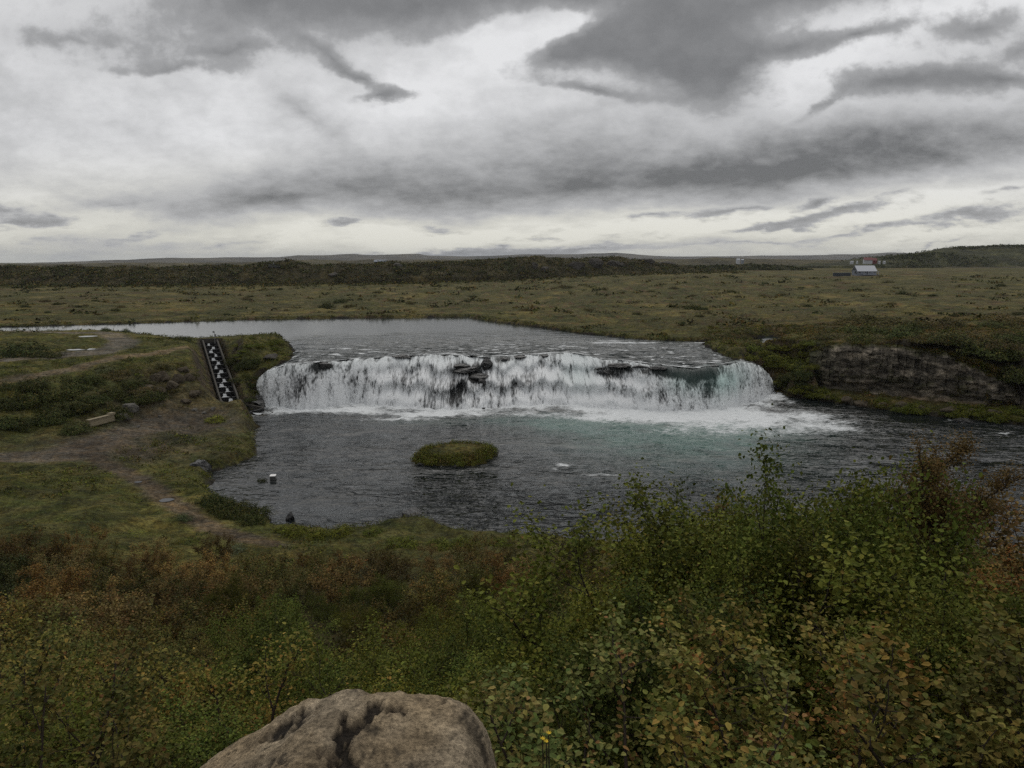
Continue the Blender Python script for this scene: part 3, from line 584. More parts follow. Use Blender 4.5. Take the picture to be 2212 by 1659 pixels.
sy_ = np.where(lo_, ybase(sx_) - rg.normal(size=n_) * .9 - .5, ylip(sx_) - (ylip(sx_) - ybase(sx_)) * rg.random(n_) - .4); sq_ = np.clip((ylip(sx_) - sy_) / np.maximum(ylip(sx_) - ybase(sx_), .5), 0, 1)
sz_ = np.where(lo_, rg.exponential(.55, n_), zlip(sx_) * (1 - sq_ ** 1.3) + rg.exponential(.25, n_)); dv_ = rg.normal(size=(n_, 3)); e1_ = rg.normal(size=(n_, 3)) * .035; e2_ = rg.normal(size=(n_, 3)) * .035
cc_ = np.stack([sx_, sy_, sz_], 1); tag(mk('spray', np.stack([cc_, cc_ + e1_, cc_ + e1_ + e2_, cc_ + e2_], 1).reshape(-1, 3), np.arange(n_ * 4).reshape(-1, 4), mat=M['spray'], smooth=False), kind='stuff')
for i, (ppx, ppy, ppz, pr) in enumerate(PUD):
    a = np.linspace(0, 2 * PI, 40, endpoint=False); rr = pr * (1 + .16 * pn(np.cos(a) * 1.3 + i, np.sin(a) * 1.3, 5))
    sx = 1.25 if i != 3 else 1.0; V = np.concatenate([[[0, 0, 0]], np.stack([np.cos(a) * rr * sx, np.sin(a) * rr * (1.0 if i < 3 else .9), a * 0], 1)]) + [ppx, ppy, ppz + .05]
    tag(mk('puddle', V, tris=[[0, 1 + k, 1 + (k + 1) % 40] for k in range(40)], mat=M['still_water'], smooth=False), kind='structure')

# ------------------------------------------------------------------ rocks
def rock_mesh(name, seed, size, mat, ang=.35, n=22):
    u, v = np.meshgrid(np.linspace(0, 2 * PI, 2 * n, endpoint=False), np.linspace(0.02, PI - .02, n), indexing='ij')
    D = np.stack([np.cos(u) * np.sin(v), np.sin(u) * np.sin(v), np.cos(v)], -1).reshape(-1, 3)
    rg = np.random.default_rng(seed); r = np.full(len(D), 9.0)
    for _ in range(13):
        nrm = rg.normal(size=3); nrm /= np.linalg.norm(nrm); dt = D @ nrm; r = np.where(dt > .05, np.minimum(r, rg.uniform(.75, 1.05) / np.maximum(dt, .05)), r)
    r = np.minimum(r, 1.35) * (1 + .10 * fbm(D[:, 0] * 2.2 + seed, D[:, 1] * 2.2 + D[:, 2] * 1.7, 3, seed))
    V = D * r[:, None] * np.array(size); nn = 2 * n; i, j = np.meshgrid(np.arange(nn), np.arange(n - 1), indexing='ij'); i = i.ravel(); j = j.ravel(); k = (i + 1) % nn
    return V, np.stack([i * n + j, k * n + j, k * n + j + 1, i * n + j + 1], 1)
def rock(vx, vy, wpx, hpx, seed, mat, label, group=None, name='rock', sink=.45, at=None, deep=.9):
    p = hit(vx, vy) if at is None else np.array(at); s = math.hypot(p[1], EYE - p[2]) / FV; w, hh = wpx * s * .5, hpx * s * .6
    V, Q = rock_mesh(name, seed, (w, w * deep, hh), mat); o = mk(name, V, Q, mat=M[mat], smooth=False)
    o.location = (p[0], p[1], p[2] + hh * (1 - sink) * .5); o.rotation_euler = (0, 0, seed * 1.3)
    return tag(o, label, 'rock', group)
# ------------------------------------------------------------------ foreground boulder
def boulder():
    n, m = 260, 150
    u, v = np.meshgrid(np.linspace(0, 2 * PI, n, endpoint=False), np.linspace(.01, PI - .01, m), indexing='ij'); u = u.ravel(); v = v.ravel()
    D = np.stack([np.cos(u) * np.sin(v), np.sin(u) * np.sin(v), np.cos(v)], 1); ex = np.array([2.6, 2.6, 3.2])
    A = np.abs(D); r = 1 / (A[:, 0] ** 4 + A[:, 1] ** 4 + A[:, 2] ** 4) ** (1 / 4)
    pl = ((.07, -.05, 1, .78), (-.50, .03, .86, .71), (-.88, .2, .42, .97), (.97, .08, .22, .86), (.72, .05, .68, 1.00), (.08, .90, .42, .98), (-.5, .66, .56, 1.0), (.60, .66, .45, 1.14))
    for a, b, c, d in pl:
        q = np.array([a, b, c]); q = q / np.linalg.norm(q); dt = D @ q; rr = d / np.maximum(dt, .02); k = 45.0
        r = -np.log(np.exp(-k * r) + np.exp(-k * np.minimum(rr, 3))) / k
    P = D * r[:, None]
    f3 = lambda s, o, sd: fbm(P[:, 0] * s + P[:, 2] * .7 * s + sd, P[:, 1] * s - P[:, 2] * .5 * s, o, sd)
    hgt = .020 * f3(2.4, 5, 201) + .012 * f3(7, 4, 205) + .004 * f3(26, 2, 207)
    pit = sm(f3(3.2, 3, 211) + .35 * f3(11, 3, 212), .62, .85); hgt -= .022 * pit
    V = D * (r + hgt)[:, None] * np.array([.62, .66, .64])
    x, y = V[:, 0], V[:, 1]
    crack = np.exp(-((x - .085 - .12 * (y - .18) + .05 * f3(5, 2, 221)) / (.034 + .07 * np.clip(.25 - y, 0, .3))) ** 2) * (1 - sm(y, .30, .48)) * (V[:, 2] > 0)
    crack = np.clip(crack + np.exp(-((x + .10) / .10) ** 2 - ((y - .40) / .055) ** 2) * .9 + np.exp(-((x - .22) / .08) ** 2 - ((y - .36) / .03) ** 2) * .8, 0, 1)
    crack = sm(crack + .45 * f3(9, 4, 231) + .35 * f3(30, 2, 232), .56, .66)
    lich = sm(f3(4.5, 4, 233) + .6 * f3(16, 3, 234) + .3 * f3(50, 2, 235), .66, .80)
    V[:, 2] -= .016 * crack
    base = lerp(np.array([[.38, .29, .180]]), np.array([[.50, .405, .280]]), sm(f3(2, 3, 241), -.4, .5)[:, None])
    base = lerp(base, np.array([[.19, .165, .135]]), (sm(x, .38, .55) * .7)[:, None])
    c = lerp(base, np.array([[.060, .042, .028]]), (pit * .8)[:, None]); c = lerp(c, np.array([[.026, .021, .017]]), (crack * .95)[:, None])
    c = lerp(c, np.array([[.055, .046, .034]]), (lich * .75)[:, None])
    i, j = np.meshgrid(np.arange(n), np.arange(m - 1), indexing='ij'); i = i.ravel(); j = j.ravel(); k = (i + 1) % n
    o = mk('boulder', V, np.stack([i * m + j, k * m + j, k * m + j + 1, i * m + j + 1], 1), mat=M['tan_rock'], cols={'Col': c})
    o.location = (-.505, 1.46, 21.305)
    tag(o, 'large tan boulder with dark pits at the near edge of the slope', 'boulder')
boulder()

# ------------------------------------------------------------------ plants
def leaves(P, Nn, U, L, wid=.72, simple=False):
    Sd = np.cross(Nn, U); Sd /= np.linalg.norm(Sd, axis=1)[:, None] + 1e-9; L = L[:, None]; n = len(P); k = np.arange(n)
    if simple:
        V = np.stack([P, P + U * L * .45 + Sd * L * wid * .5, P + U * L, P + U * L * .45 - Sd * L * wid * .5], 1).reshape(-1, 3)
        return V, np.stack([4 * k, 4 * k + 1, 4 * k + 2, 4 * k + 3], 1)
    f = Nn * L * .07
    V = np.stack([P, P + U * L * .28 + Sd * L * wid * .45 + f, P + U * L * .68 + Sd * L * wid * .36 + f, P + U * L - f, P + U * L * .68 - Sd * L * wid * .36 + f, P + U * L * .28 - Sd * L * wid * .45 + f], 1).reshape(-1, 3)
    return V, np.concatenate([np.stack([6 * k, 6 * k + 1, 6 * k + 2, 6 * k + 3], 1), np.stack([6 * k, 6 * k + 3, 6 * k + 4, 6 * k + 5], 1)])
def unit(a): return a / (np.linalg.norm(a, axis=-1, keepdims=True) + 1e-9)
def pal_cols(rg, pal, n, grp=None, ng=1):
    w = np.array([p[1] for p in pal], float); C = np.array([p[0] for p in pal]); w /= w.sum()
    if grp is None: c = C[rg.choice(len(C), n, p=w)]
    else:
        gsel = rg.choice(len(C), ng, p=w)[grp]; own = rg.choice(len(C), n, p=w); c = C[np.where(rg.random(n) < .6, gsel, own)]
    return c * rg.uniform(.62, 1.35, (n, 1)) * rg.uniform(.93, 1.07, (n, 3))
def bush(name, seed, H, spread, nst, nleaf, ls, pal, simple=False, r0=.022, nbr=7, lean=.55, low=.25, fan=.42, limbs=None):
    rg = np.random.default_rng(seed); mb = MB(); segs = []; gid = 0
    def line(a, d, L, n, wob, curl):
        pts = [np.array(a, float)]; d = np.array(d, float)
        for _ in range(n):
            d = d + rg.normal(size=3) * wob + np.array([0, 0, curl]); d /= np.linalg.norm(d); pts.append(pts[-1] + d * L / n)
        return np.array(pts)
    for s in range(nst):
        a = 2 * PI * (s + rg.random()) / nst; t = lean * math.sqrt(rg.random()) * 1.25
        d = (math.cos(a) * math.sin(t) * spread, math.sin(a) * math.sin(t) * spread, math.cos(t)); L = H * rg.uniform(.82, 1.08)
        st = line((math.cos(a) * .12, math.sin(a) * .12, -.25), d, L + .25, 8, .10, .05); rad = r0 * rg.uniform(.7, 1.2)
        if limbs: st = limbs[s]; rad = r0 * (1.0 if s < 2 else .6)
        mb.tube(st, rad, rad * .22, 6); segs.append((st[len(st) * 5 // 9:], gid)); gid += 1
        for b in range(nbr):
            t = rg.uniform(low, .97); k = t * (len(st) - 1); i = int(k); o = st[i] + (st[min(i + 1, len(st) - 1)] - st[i]) * (k - i)
            bd = unit(rg.normal(size=3) * np.array([1, 1, .35]) + np.array([0, 0, .45]) + .4 * np.array(d)); bl = H * fan * (1.1 - .6 * t) * rg.uniform(.6, 1.2)
            br = line(o, bd, bl, 5, .16, .06); mb.tube(br, rad * .5 * (1 - .5 * t), .0022, 4); segs.append((br[1:], gid))
            for w in range(3):
                i = rg.integers(1, 5); tw = line(br[i], unit(bd + rg.normal(size=3) * .7), bl * rg.uniform(.3, .55), 3, .2, .04); mb.tube(tw, .004, .0015, 3); segs.append((tw, gid))
            gid += 1
    A, B, G = [], [], []
    for P, g in segs:
        A.append(P[:-1]); B.append(P[1:]); G += [g] * (len(P) - 1)
    A, B, G = np.concatenate(A), np.concatenate(B), np.array(G); ln = np.linalg.norm(B - A, axis=1); pick = rg.choice(len(A), nleaf, p=ln / ln.sum())
    P = A[pick] + (B - A)[pick] * rg.random((nleaf, 1)) + rg.normal(size=(nleaf, 3)) * ls * .75
    tips = np.array([q[-1] for q, g in segs]); tg = np.array([g for q, g in segs]); nt_ = int(nleaf * .68); ti = rg.integers(0, len(tips), nt_)
    P[:nt_] = tips[ti] + rg.normal(size=(nt_, 3)) * np.array([.036, .036, .045]) * H; G = np.concatenate([G, tg]); pick[:nt_] = len(A) + ti
    Nn = unit(rg.normal(size=(nleaf, 3)) * .45 + np.array([0, 0, .75])); U = unit(np.cross(Nn, rg.normal(size=(nleaf, 3)))); U = unit(U + np.array([0, 0, -.25]))
    L = ls * rg.uniform(.6, 1.25, nleaf); V, Q = leaves(P, Nn, U, L, .78, simple)
    c = pal_cols(rg, pal, nleaf, G[pick], gid); c = np.repeat(c, 4 if simple else 6, axis=0)
    root = empty(name, (0, 0, 0)); tr = mb.build('trunk', M['bark'], root, True); cr = mk('crown', V, Q, mat=M['leaf'], parent=root, smooth=False, cols={'Col': c})
    KIDS[root.name] = [tr, cr]; return root
GREEN = [((.092, .106, .018), 6), ((.122, .134, .024), 4), ((.150, .146, .028), 2), ((.064, .078, .016), 3), ((.160, .110, .030), .25)]
OLIVE = [((.150, .128, .034), 5), ((.118, .116, .030), 5), ((.200, .148, .042), 3), ((.090, .102, .026), 4), ((.215, .110, .038), .35)]
RUST = [((.165, .106, .034), 5), ((.138, .088, .030), 4), ((.190, .132, .042), 3), ((.120, .096, .032), 3), ((.185, .094, .032), 1.5)]
MIXED = [((.090, .080, .020), 4), ((.070, .072, .020), 4), ((.125, .080, .024), 3), ((.100, .088, .026), 2)]
DARK = [((.046, .056, .018), 5), ((.060, .070, .022), 4), ((.036, .042, .018), 3), ((.09, .076, .026), 1.5)]
PALE = [((.095, .110, .052), 4), ((.075, .090, .040), 4), ((.12, .13, .07), 2)]
DULL = [((.105, .090, .050), 4), ((.085, .075, .038), 4), ((.125, .105, .062), 3), ((.07, .065, .03), 2)]
PROTO = {
    'green': [bush('birch_shrub', 301 + k, 2.2, 1.15, 9, 21000, .036, GREEN, nbr=9) for k in range(3)],
    'olive': [bush('birch_shrub', 311 + k, 1.4, 1.2, 8, 8500, .040, OLIVE, nbr=6, fan=.5) for k in range(2)],
    'amber': [bush('birch_shrub', 371 + k, 1.5, 1.2, 10, 12000, .034, OLIVE, nbr=7, fan=.48) for k in range(2)],
    'dull': [bush('willow_shrub', 316 + k, 1.5, 1.2, 9, 10000, .032, DULL, nbr=7) for k in range(1)],
    'rust': [bush('birch_shrub', 321 + k, 1.6, 1.1, 11, 15000, .033, RUST, simple=True, nbr=7, r0=.014, lean=.6) for k in range(3)],
    'rustfar': [bush('birch_shrub', 361 + k, 1.6, 1.1, 9, 5200, .062, RUST, simple=True, nbr=6, r0=.014, lean=.6) for k in range(3)],
    'mixedfar': [bush('birch_shrub', 366 + k, 1.7, 1.15, 9, 5200, .062, MIXED, simple=True, nbr=6, r0=.014) for k in range(2)],
    'mixed': [bush('birch_shrub', 331 + k, 1.7, 1.15, 10, 15000, .033, MIXED, simple=True, nbr=7, r0=.014) for k in range(2)],
    'dark': [bush('willow_shrub', 341 + k, 1.5, 1.2, 10, 8500, .055, DARK, simple=True, nbr=7) for k in range(2)],
    'pale': [bush('willow_shrub', 351 + k, 1.2, 1.3, 9, 5000, .055, PALE, simple=True, nbr=6) for k in range(1)],
}
PH = dict(green=2.2, olive=1.4, amber=1.5, rustfar=1.6, mixedfar=1.7, dull=1.5, rust=1.6, mixed=1.7, dark=1.5, pale=1.2)
USED = set()
def put(kind, x, y, z, h, rz, label, group, cat='shrub', tint=(1, 1, 1, 1), sxy=1.0, v=None):
    p = PROTO[kind][(random.randrange(len(PROTO[kind])) if v is None else v) % len(PROTO[kind])]
    if p.name in USED: o = copy_tree(p)
    else: o = p; USED.add(p.name)
    s = h / PH[kind]; o.location = (x, y, z); o.rotation_euler = (0, 0, rz); o.scale = (s * sxy, s * sxy, s); o.color = tint
    for ch in (KIDS[p.name] if o is p else list(o.children)): ch.color = tint
    return tag(o, label, cat, group)
def to_v(x, y, z):                                  # where a point of the place shows in the photo
    zc = y * math.cos(TH) - (z - EYE) * math.sin(TH); yc = y * math.sin(TH) + (z - EYE) * math.cos(TH)
    return CXV + FV * x / zc, CYV - FV * yc / zc
ENV = np.array([(-300, 1120), (0, 1125), (90, 1140), (180, 1150), (250, 1128), (330, 1122), (420, 1135), (470, 1195), (600, 1200), (760, 1195), (900, 1188), (1000, 1165), (1120, 1155), (1200, 1140), (1350, 1148), (1430, 1110), (1500, 1070), (1560, 1068), (1640, 1048),
                (1700, 1010), (1760, 985), (1830, 962), (1900, 990), (1960, 1050), (2000, 1080), (2100, 1090), (2212, 1075), (2500, 1080)], float)
def canopy_z(x, y):
    vx, _ = to_v(x, y, 20.0); vy = np.interp(vx, ENV[:, 0], ENV[:, 1]); d = ray(vx, vy); return EYE + d[2] / d[1] * y
def species(vx, vy, r):
    n = float(pn(vx * .006, vy * .009, 500)) * 60 + random.uniform(-25, 25); X, Yv = vx + n, vy + n * .5
    if r < 3.6 and X > 1080: return 'olive'
    if r < 7 and 930 < X < 1200 and 1240 < Yv: return 'dull'
    if X < 450 and Yv > 1380: return 'amber' if Yv < 1570 else random.choice(['amber', 'green'])
    if 230 < X < 440 and Yv < 1200: return 'dark'
    if X < 60 and 1200 < Yv < 1330: return 'dark'
    if X < 830 and Yv < 1290 + (430 - min(X, 430)) * .2: return random.choice(['rust', 'rust', 'rust', 'mixed'])
    if X < 460: return random.choice(['rust', 'mixed'])
    if X < 1400 and Yv < 1225: return random.choice(['rust', 'mixed', 'mixed'])
    if X > 1930 and (Yv < 1190 or (r > 7.6 and r < 20)): return 'rust'
    return 'green'
LABEL = {
 'green': ('leafy green birch shrub in the dense thicket on the near slope', 'green birch shrubs on the near slope'),
 'olive': ('birch shrub with large yellowish olive leaves close to the viewpoint', 'yellowing birch shrubs close to the viewpoint'),
 'amber': ('yellowish brown birch shrub low on the left of the boulder', 'amber birch shrubs left of the boulder'),
 'dull': ('shrub with small dull tan leaves between green birches', 'tan leaved shrubs among the green birches'),
 'rust': ('rusty brown birch shrub in the autumn thicket on the slope', 'rusty birch shrubs on the slope'),
 'mixed': ('olive and brown birch shrub blending into the rusty thicket', 'half turned birch shrubs on the slope'),
 'dark': ('dark green willow shrub at the foot of the slope', 'dark willows at the foot of the slope'),
 'pale': ('pale grey green willow shrub among rusty birches', 'pale willows on the slope')}
def near_shrubs():
    pts = []
    def far_enough(x, y, m): return all((x - a) ** 2 + (y - b) ** 2 > (m * .5 + c * .5) ** 2 for a, b, c in pts)
    for (r0, r1, sp, n, hmax) in ((2.2, 4.2, .75, 60, 1.5), (4.2, 8, 1.25, 500, 2.3), (8, 14, 1.55, 700, 2.3), (14, 24, 2.1, 1200, 2.5), (24, 47, 2.5, 3200, 2.3)):
        for _ in range(n):
            y = math.sqrt(random.uniform(r0 * r0, r1 * r1)); az = random.uniform(-.86, .86); x = y * az
            if y < 3.4 and -1.35 < x < .28: continue
            if y < 2.6 and x > .2 and x < .5: continue
            if not far_enough(x, y, sp): continue
            z = float(zfun(np.array([x]), np.array([y]))[0]); zt = canopy_z(x, y); h = min(zt - z, hmax * random.uniform(.75, 1.15) * (1.5 if (az > .15 and y < 12) else 1.0))
            if h < .55: continue
            if float(sdf(POOL, np.array([x]), np.array([y]))[0]) < 1.0: continue
            vx, vy = to_v(x, y, z + h * .8)
            if vx < 480 and y > 42 and vy < 1120: continue
            if 470 < vx < 980 and vy < 1195: continue
            rj = random.uniform(-35, 30); lim = lerp(np.interp(y, [2, 3, 4, 5, 7, 9, 14, 20, 30, 47], [1610, 1600, 1575, 1535, 1475, 1420, 1330, 1260, 1195, 1120]), np.interp(y, [2, 3, 4, 5, 6, 8, 12], [1560, 1460, 1350, 1240, 1120, 1030, 900]), float(sm(vx, 1150, 1650)))
            if y < 9.5 and vx > 1700: lim = max(lim, float(np.interp(vx, [1690, 1760, 1860, 1960, 2100], [900, 1010, 1140, 1215, 1235]))); rj = abs(rj) * .5
            dd = ray(vx, lim + rj); h = min(h, EYE + dd[2] / dd[1] * y - z)
            if h < .45: continue
            if y < 6 and -1.5 < x < .9:                                     # keep the view of the boulder's top edge open
                dd = ray(700, 1478 if x < .4 else 1500); h = min(h, EYE + dd[2] / dd[1] * y - z - .02)
                if h < .4: continue
            k = species(vx, vy, y)
            if k == 'green' and y > 14: k = random.choice(['mixed', 'green'])
            if y < 4.2: h = min(h, 1.45)
            pts.append((x, y, sp)); lb, gr = LABEL[k]
            if y > 15 and k in ('rust', 'mixed'): k += 'far'
            t = random.uniform(.60, 1.35) if y < 12 else random.uniform(.48, 1.5); w = random.uniform(.86, 1.14)
            put(k, x, y, z, h, random.uniform(0, 6.3), lb, gr, tint=(t * w, t, t / w, 1), sxy=random.uniform(.92, 1.15) * (1.15 if h < 1.2 else 1))
    ex = []
    for _ in range(700):                                                     # the tall green mass rising towards the right
        y = random.uniform(5.6, 9.0); vx = random.uniform(1500, 1795); d = ray(vx, 1050); x = d[0] / d[1] * y
        if any((x - a) ** 2 + (y - b) ** 2 < .72 ** 2 for a, b in ex): continue
        z = float(zfun(np.array([x]), np.array([y]))[0]); h = min((canopy_z(x, y) - z) * float(np.interp(vx, [1430, 1620, 1760, 1850], [.74, .78, .92, .98])) + random.uniform(-.30, .02), 3.7)
        if h < 1.0: continue
        ex.append((x, y)); t = random.uniform(.7, 1.25); w = random.uniform(.9, 1.1)
        put('green', x, y, z, h, random.uniform(0, 6.3), 'tall leafy green birch shrub rising against the water on the right', 'tall green birches against the water', tint=(t * w, t, t / w, 1), sxy=random.uniform(.66, .82))
    return len(pts)
NSH = near_shrubs()
# the open brown tree with bare dark limbs against the water
def bare_tree():
    y = 8.0; fk = np.array(place_(2035, 1192, y)); z = float(zfun(np.array([fk[0]]), np.array([y]))[0]); P = lambda vx, vy, dy: np.array(place_(vx, vy, y + dy)) - np.array((fk[0], y, z))
    base = [np.array((0, 0, -.2)), np.array((.03, 0, (fk[2] - z) * .5)), fk - np.array((fk[0], y, z))]
    def limb(*pts):
        q = np.array(base + list(pts)); t = np.linspace(0, len(q) - 1, 14); i = np.minimum(t.astype(int), len(q) - 2); f = (t - i)[:, None]; return q[i] * (1 - f) + q[i + 1] * f + np.random.default_rng(len(pts)).normal(size=(14, 3)) * .012
    L = [limb(P(2010, 1140, -.1), P(1996, 1080, -.2), P(1993, 1030, -.2), P(1985, 985, -.25)), limb(P(2065, 1140, .1), P(2090, 1120, .15), P(2130, 1075, .2), P(2195, 1035, .3)), limb(P(2010, 1140, 0), P(2005, 1050, .05), P(2040, 1005, .1), P(2088, 962, .15)),
         limb(P(2040, 1150, -.2), P(2045, 1110, -.4), P(2050, 1075, -.5)), limb(P(2080, 1130, .3), P(2110, 1110, .5), P(2160, 1100, .7)), limb(P(2000, 1150, .2), P(1960, 1110, .4), P(1940, 1085, .5))]
    t = bush('birch_tree', 381, 1.5, 1.25, 6, 22000, .024, [((.140, .090, .032), 4), ((.115, .080, .030), 4), ((.155, .110, .040), 2)], nbr=22, r0=.034, low=.42, fan=.26, limbs=L); t.location = (fk[0], y, z)
    tag(t, 'open rusty birch tree with bare dark forked limbs before the water', 'tree')
def place_(vx, vy, y):
    d = ray(vx, vy); return (d[0] / d[1] * y, y, EYE + d[2] / d[1] * y)
bare_tree()

def clump(rg, n, size, flat=.7):                    # dome of leaf-sized faces, radius 1
    d = unit(rg.normal(size=(n, 3))); d[:, 2] = np.abs(d[:, 2]); r = rg.uniform(.45, 1.0, (n, 1)) ** .6; o9 = rg.random() * 9; P = d * r * (1 + .55 * pn(d[:, 0] * 2.2 + o9, d[:, 1] * 2.2, 7) + .25 * pn(d[:, 0] * 5 + o9, d[:, 1] * 5 + d[:, 2] * 4, 8))[:, None]; P[:, 2] *= flat
    Nn = unit(d + rg.normal(size=(n, 3)) * .5 + [0, 0, .3]); U = unit(np.cross(Nn, rg.normal(size=(n, 3)))); return leaves(P, Nn, U, size * rg.uniform(.6, 1.4, n), .8, True)
def low_proto(name, seed, pal, n=2200, size=.080, flat=.7):
    rg = np.random.default_rng(seed); V, Q = clump(rg, n, size, flat); c = np.repeat(pal_cols(rg, pal, n), 4, axis=0)
    return mk(name, V, Q, mat=M['cover'], smooth=False, cols={'Col': c})
LOWP = {'lgreen': [low_proto('low_shrub', 401 + k, GREEN) for k in range(2)], 'ldark': [low_proto('low_shrub', 411 + k, DARK) for k in range(2)],
        'lbrown': [low_proto('low_shrub', 421 + k, DULL + MIXED) for k in range(2)], 'lpale': [low_proto('low_shrub', 431, PALE)]}
LUSED = set()
def low(kind, x, y, z, rad, label, group, hs=1.0, tint=1.0, cat='shrub'):
    p = random.choice(LOWP[kind])
    if p.name in LUSED: o = p.copy(); COL.objects.link(o)
    else: o = p; LUSED.add(p.name)
    o.location = (x, y, z - .08 * rad); o.rotation_euler = (0, 0, random.uniform(0, 6.3)); o.scale = (rad * random.uniform(.85, 1.2), rad * random.uniform(.85, 1.2), rad * hs)
    o.color = (tint * random.uniform(.9, 1.1), tint, tint * random.uniform(.9, 1.1), 1); return tag(o, label, cat, group)
def lowv(kind, vx, vy, wpx, label, group=None, hs=1.0, tint=1.0):
    p = hit(vx, vy); s = math.hypot(p[1], EYE - p[2]) / FV; return low(kind, p[0], p[1], p[2], wpx * s * .5, label, group, hs, tint)
# shrubs that single themselves out
lowv('ldark', 250, 672, 20, 'dark round bush alone by the far river bank on the left', None, 1.0)
lowv('ldark', 1497, 668, 42, 'large dark green bush alone on the heath above the falls', None, .8)
lowv('ldark', 735, 655, 30, 'dark low bush on the plain above the middle of the river')
lowv('ldark', 705, 664, 32, 'wide dark bush near the far river bank')
lowv('lpale', 228, 800, 60, 'pale grey willow bush on the dirt strip above the left slope', None, .6)
lowv('lpale', 505, 1190, 60, 'pale grey willow bush beside the foot path near the shore', None, .6)
lowv('lpale', 395, 1122, 40, 'grey green low bush by the puddle')
lowv('lgreen', 468, 908, 50, 'bright green bush at the foot of the fish ladder', None, .7, 1.5)
lowv('lgreen', 548, 886, 30, 'bright yellow green bush on the rock beside the ladder outlet', None, .8, 1.5)
for vx, vy, w_ in ((40, 765, 110), (90, 768, 70), (120, 770, 40)): lowv('ldark', vx, vy, w_, 'dark bush on the grass inside the track loop', 'bushes inside the track loop', .7)
for vx, vy in ((228, 716), (272, 718)):
    lowv('lpale', vx, vy, 18, 'wispy pale shrub beside the track bend at the river', 'wispy shrubs at the track bend', 1.5)
lowv('ldark', 385, 734, 60, 'flat dark shrub on the bank left of the ladder top', None, .5)
for vx, vy in ((560, 1112), (520, 1102), (480, 1092), (455, 1085), (500, 1118), (470, 1108), (545, 1128)):
    lowv('ldark', vx, vy, 58, 'dense dark willow on the near shore by the shallow inlet', 'willows lining the inlet shore', 1.0)
for vx, vy, w_ in ((640, 1152, 60), (690, 1160, 55), (740, 1150, 60), (610, 1150, 50), (810, 1152, 50), (1000, 1178, 60), (1080, 1180, 60), (950, 1180, 60), (870, 1180, 70)):
    lowv('lgreen', vx, vy, w_, 'green bush on the near shore of the pool', 'bushes along the near shore', .8)
for vx, vy, w_ in ((60, 870, 90), (20, 880, 70), (100, 860, 60), (130, 900, 60), (240, 855, 70), (290, 835, 60), (70, 840, 60), (180, 880, 60), (250, 890, 50), (40, 920, 60), (330, 862, 60), (10, 840, 50)):
    lowv('ldark', vx, vy, w_, 'dark bush on the steep slope left of the ladder', 'dark bushes on the left slope', .9)
def scatter_low(kind, n, poly, wlo, whi, label, group, hs=.8, tint=1.0):
    P = np.array(poly, float); k = 0
    while k < n:
        vx, vy = random.uniform(P[:, 0].min(), P[:, 0].max()), random.uniform(P[:, 1].min(), P[:, 1].max())
        if sdf(P, np.array([vx]), np.array([vy]))[0] > 0: continue
        lowv(kind, vx, vy, random.uniform(wlo, whi), label, group, hs, tint * random.uniform(.8, 1.2)); k += 1
scatter_low('ldark', 26, [(1780, 715), (2212, 700), (2212, 830), (2150, 790), (2040, 745), (1850, 735)], 40, 90, 'dark green shrub in the thicket above the cliff', 'shrubs above the right cliff', .8, 1.35)
scatter_low('lbrown', 26, [(1760, 700), (2212, 690), (2212, 800), (2040, 740), (1780, 730)], 40, 90, 'brown shrub in the heath above the cliff', 'brown shrubs above the right cliff', .7, 1.1)
scatter_low('lgreen', 16, [(1530, 748), (1700, 735), (1790, 750), (1760, 800), (1660, 790)], 30, 60, 'green shrub on the knoll right of the falls', 'green shrubs on the knoll', .7, .9)
scatter_low('lgreen', 34, [(1720, 850), (1800, 858), (2212, 890), (2212, 912), (2000, 893), (1800, 866)], 24, 55, 'green shrub on the water edge below the cliff', 'shrubs below the cliff', .7, .8)
scatter_low('ldark', 16, [(1672, 790), (1740, 775), (1762, 850), (1690, 842)], 24, 46, 'dark green plant hanging on the bank right of the falls', 'plants on the bank right of the falls', .8)
scatter_low('lgreen', 12, [(1680, 825), (1790, 840), (1790, 864), (1700, 852)], 20, 40, 'mossy green plant at the water edge right of the falls', 'mossy plants right of the falls', .6)
scatter_low('ldark', 22, [(495, 770), (560, 785), (572, 850), (535, 872), (508, 830)], 18, 40, 'dark plant on the rock between ladder and falls', 'plants between ladder and falls', .8)
scatter_low('lgreen', 12, [(490, 740), (545, 728), (600, 738), (590, 765), (520, 775)], 22, 44, 'green plant on the grassy mound by the ladder', 'plants on the grassy mound', .5)
scatter_low('ldark', 30, [(0, 835), (200, 820), (300, 850), (420, 880), (280, 890), (180, 930), (0, 960)], 30, 75, 'dark green shrub crowding the foot of the left slope', 'shrubs crowding the left slope', .8, 1.1)
scatter_low('lbrown', 16, [(180, 800), (420, 775), (440, 860), (300, 860)], 24, 50, 'brown heather tuft on the rocky left slope', 'brown tufts on the left slope', .6)
scatter_low('ldark', 36, [(0, 640), (700, 640), (1300, 610), (1760, 600), (2212, 600), (2212, 690), (1500, 690), (1000, 680), (0, 685)], 6, 32, 'small dark bush dotted on the far heath plain', 'small bushes dotted over the plain', .7, .9)
scatter_low('lbrown', 50, [(0, 635), (700, 635), (1300, 607), (1760, 600), (2212, 600), (2212, 690), (1500, 690), (1000, 680), (0, 685)], 8, 26, 'small brown bush dotted on the far heath plain', 'brown bushes dotted over the plain', .6)

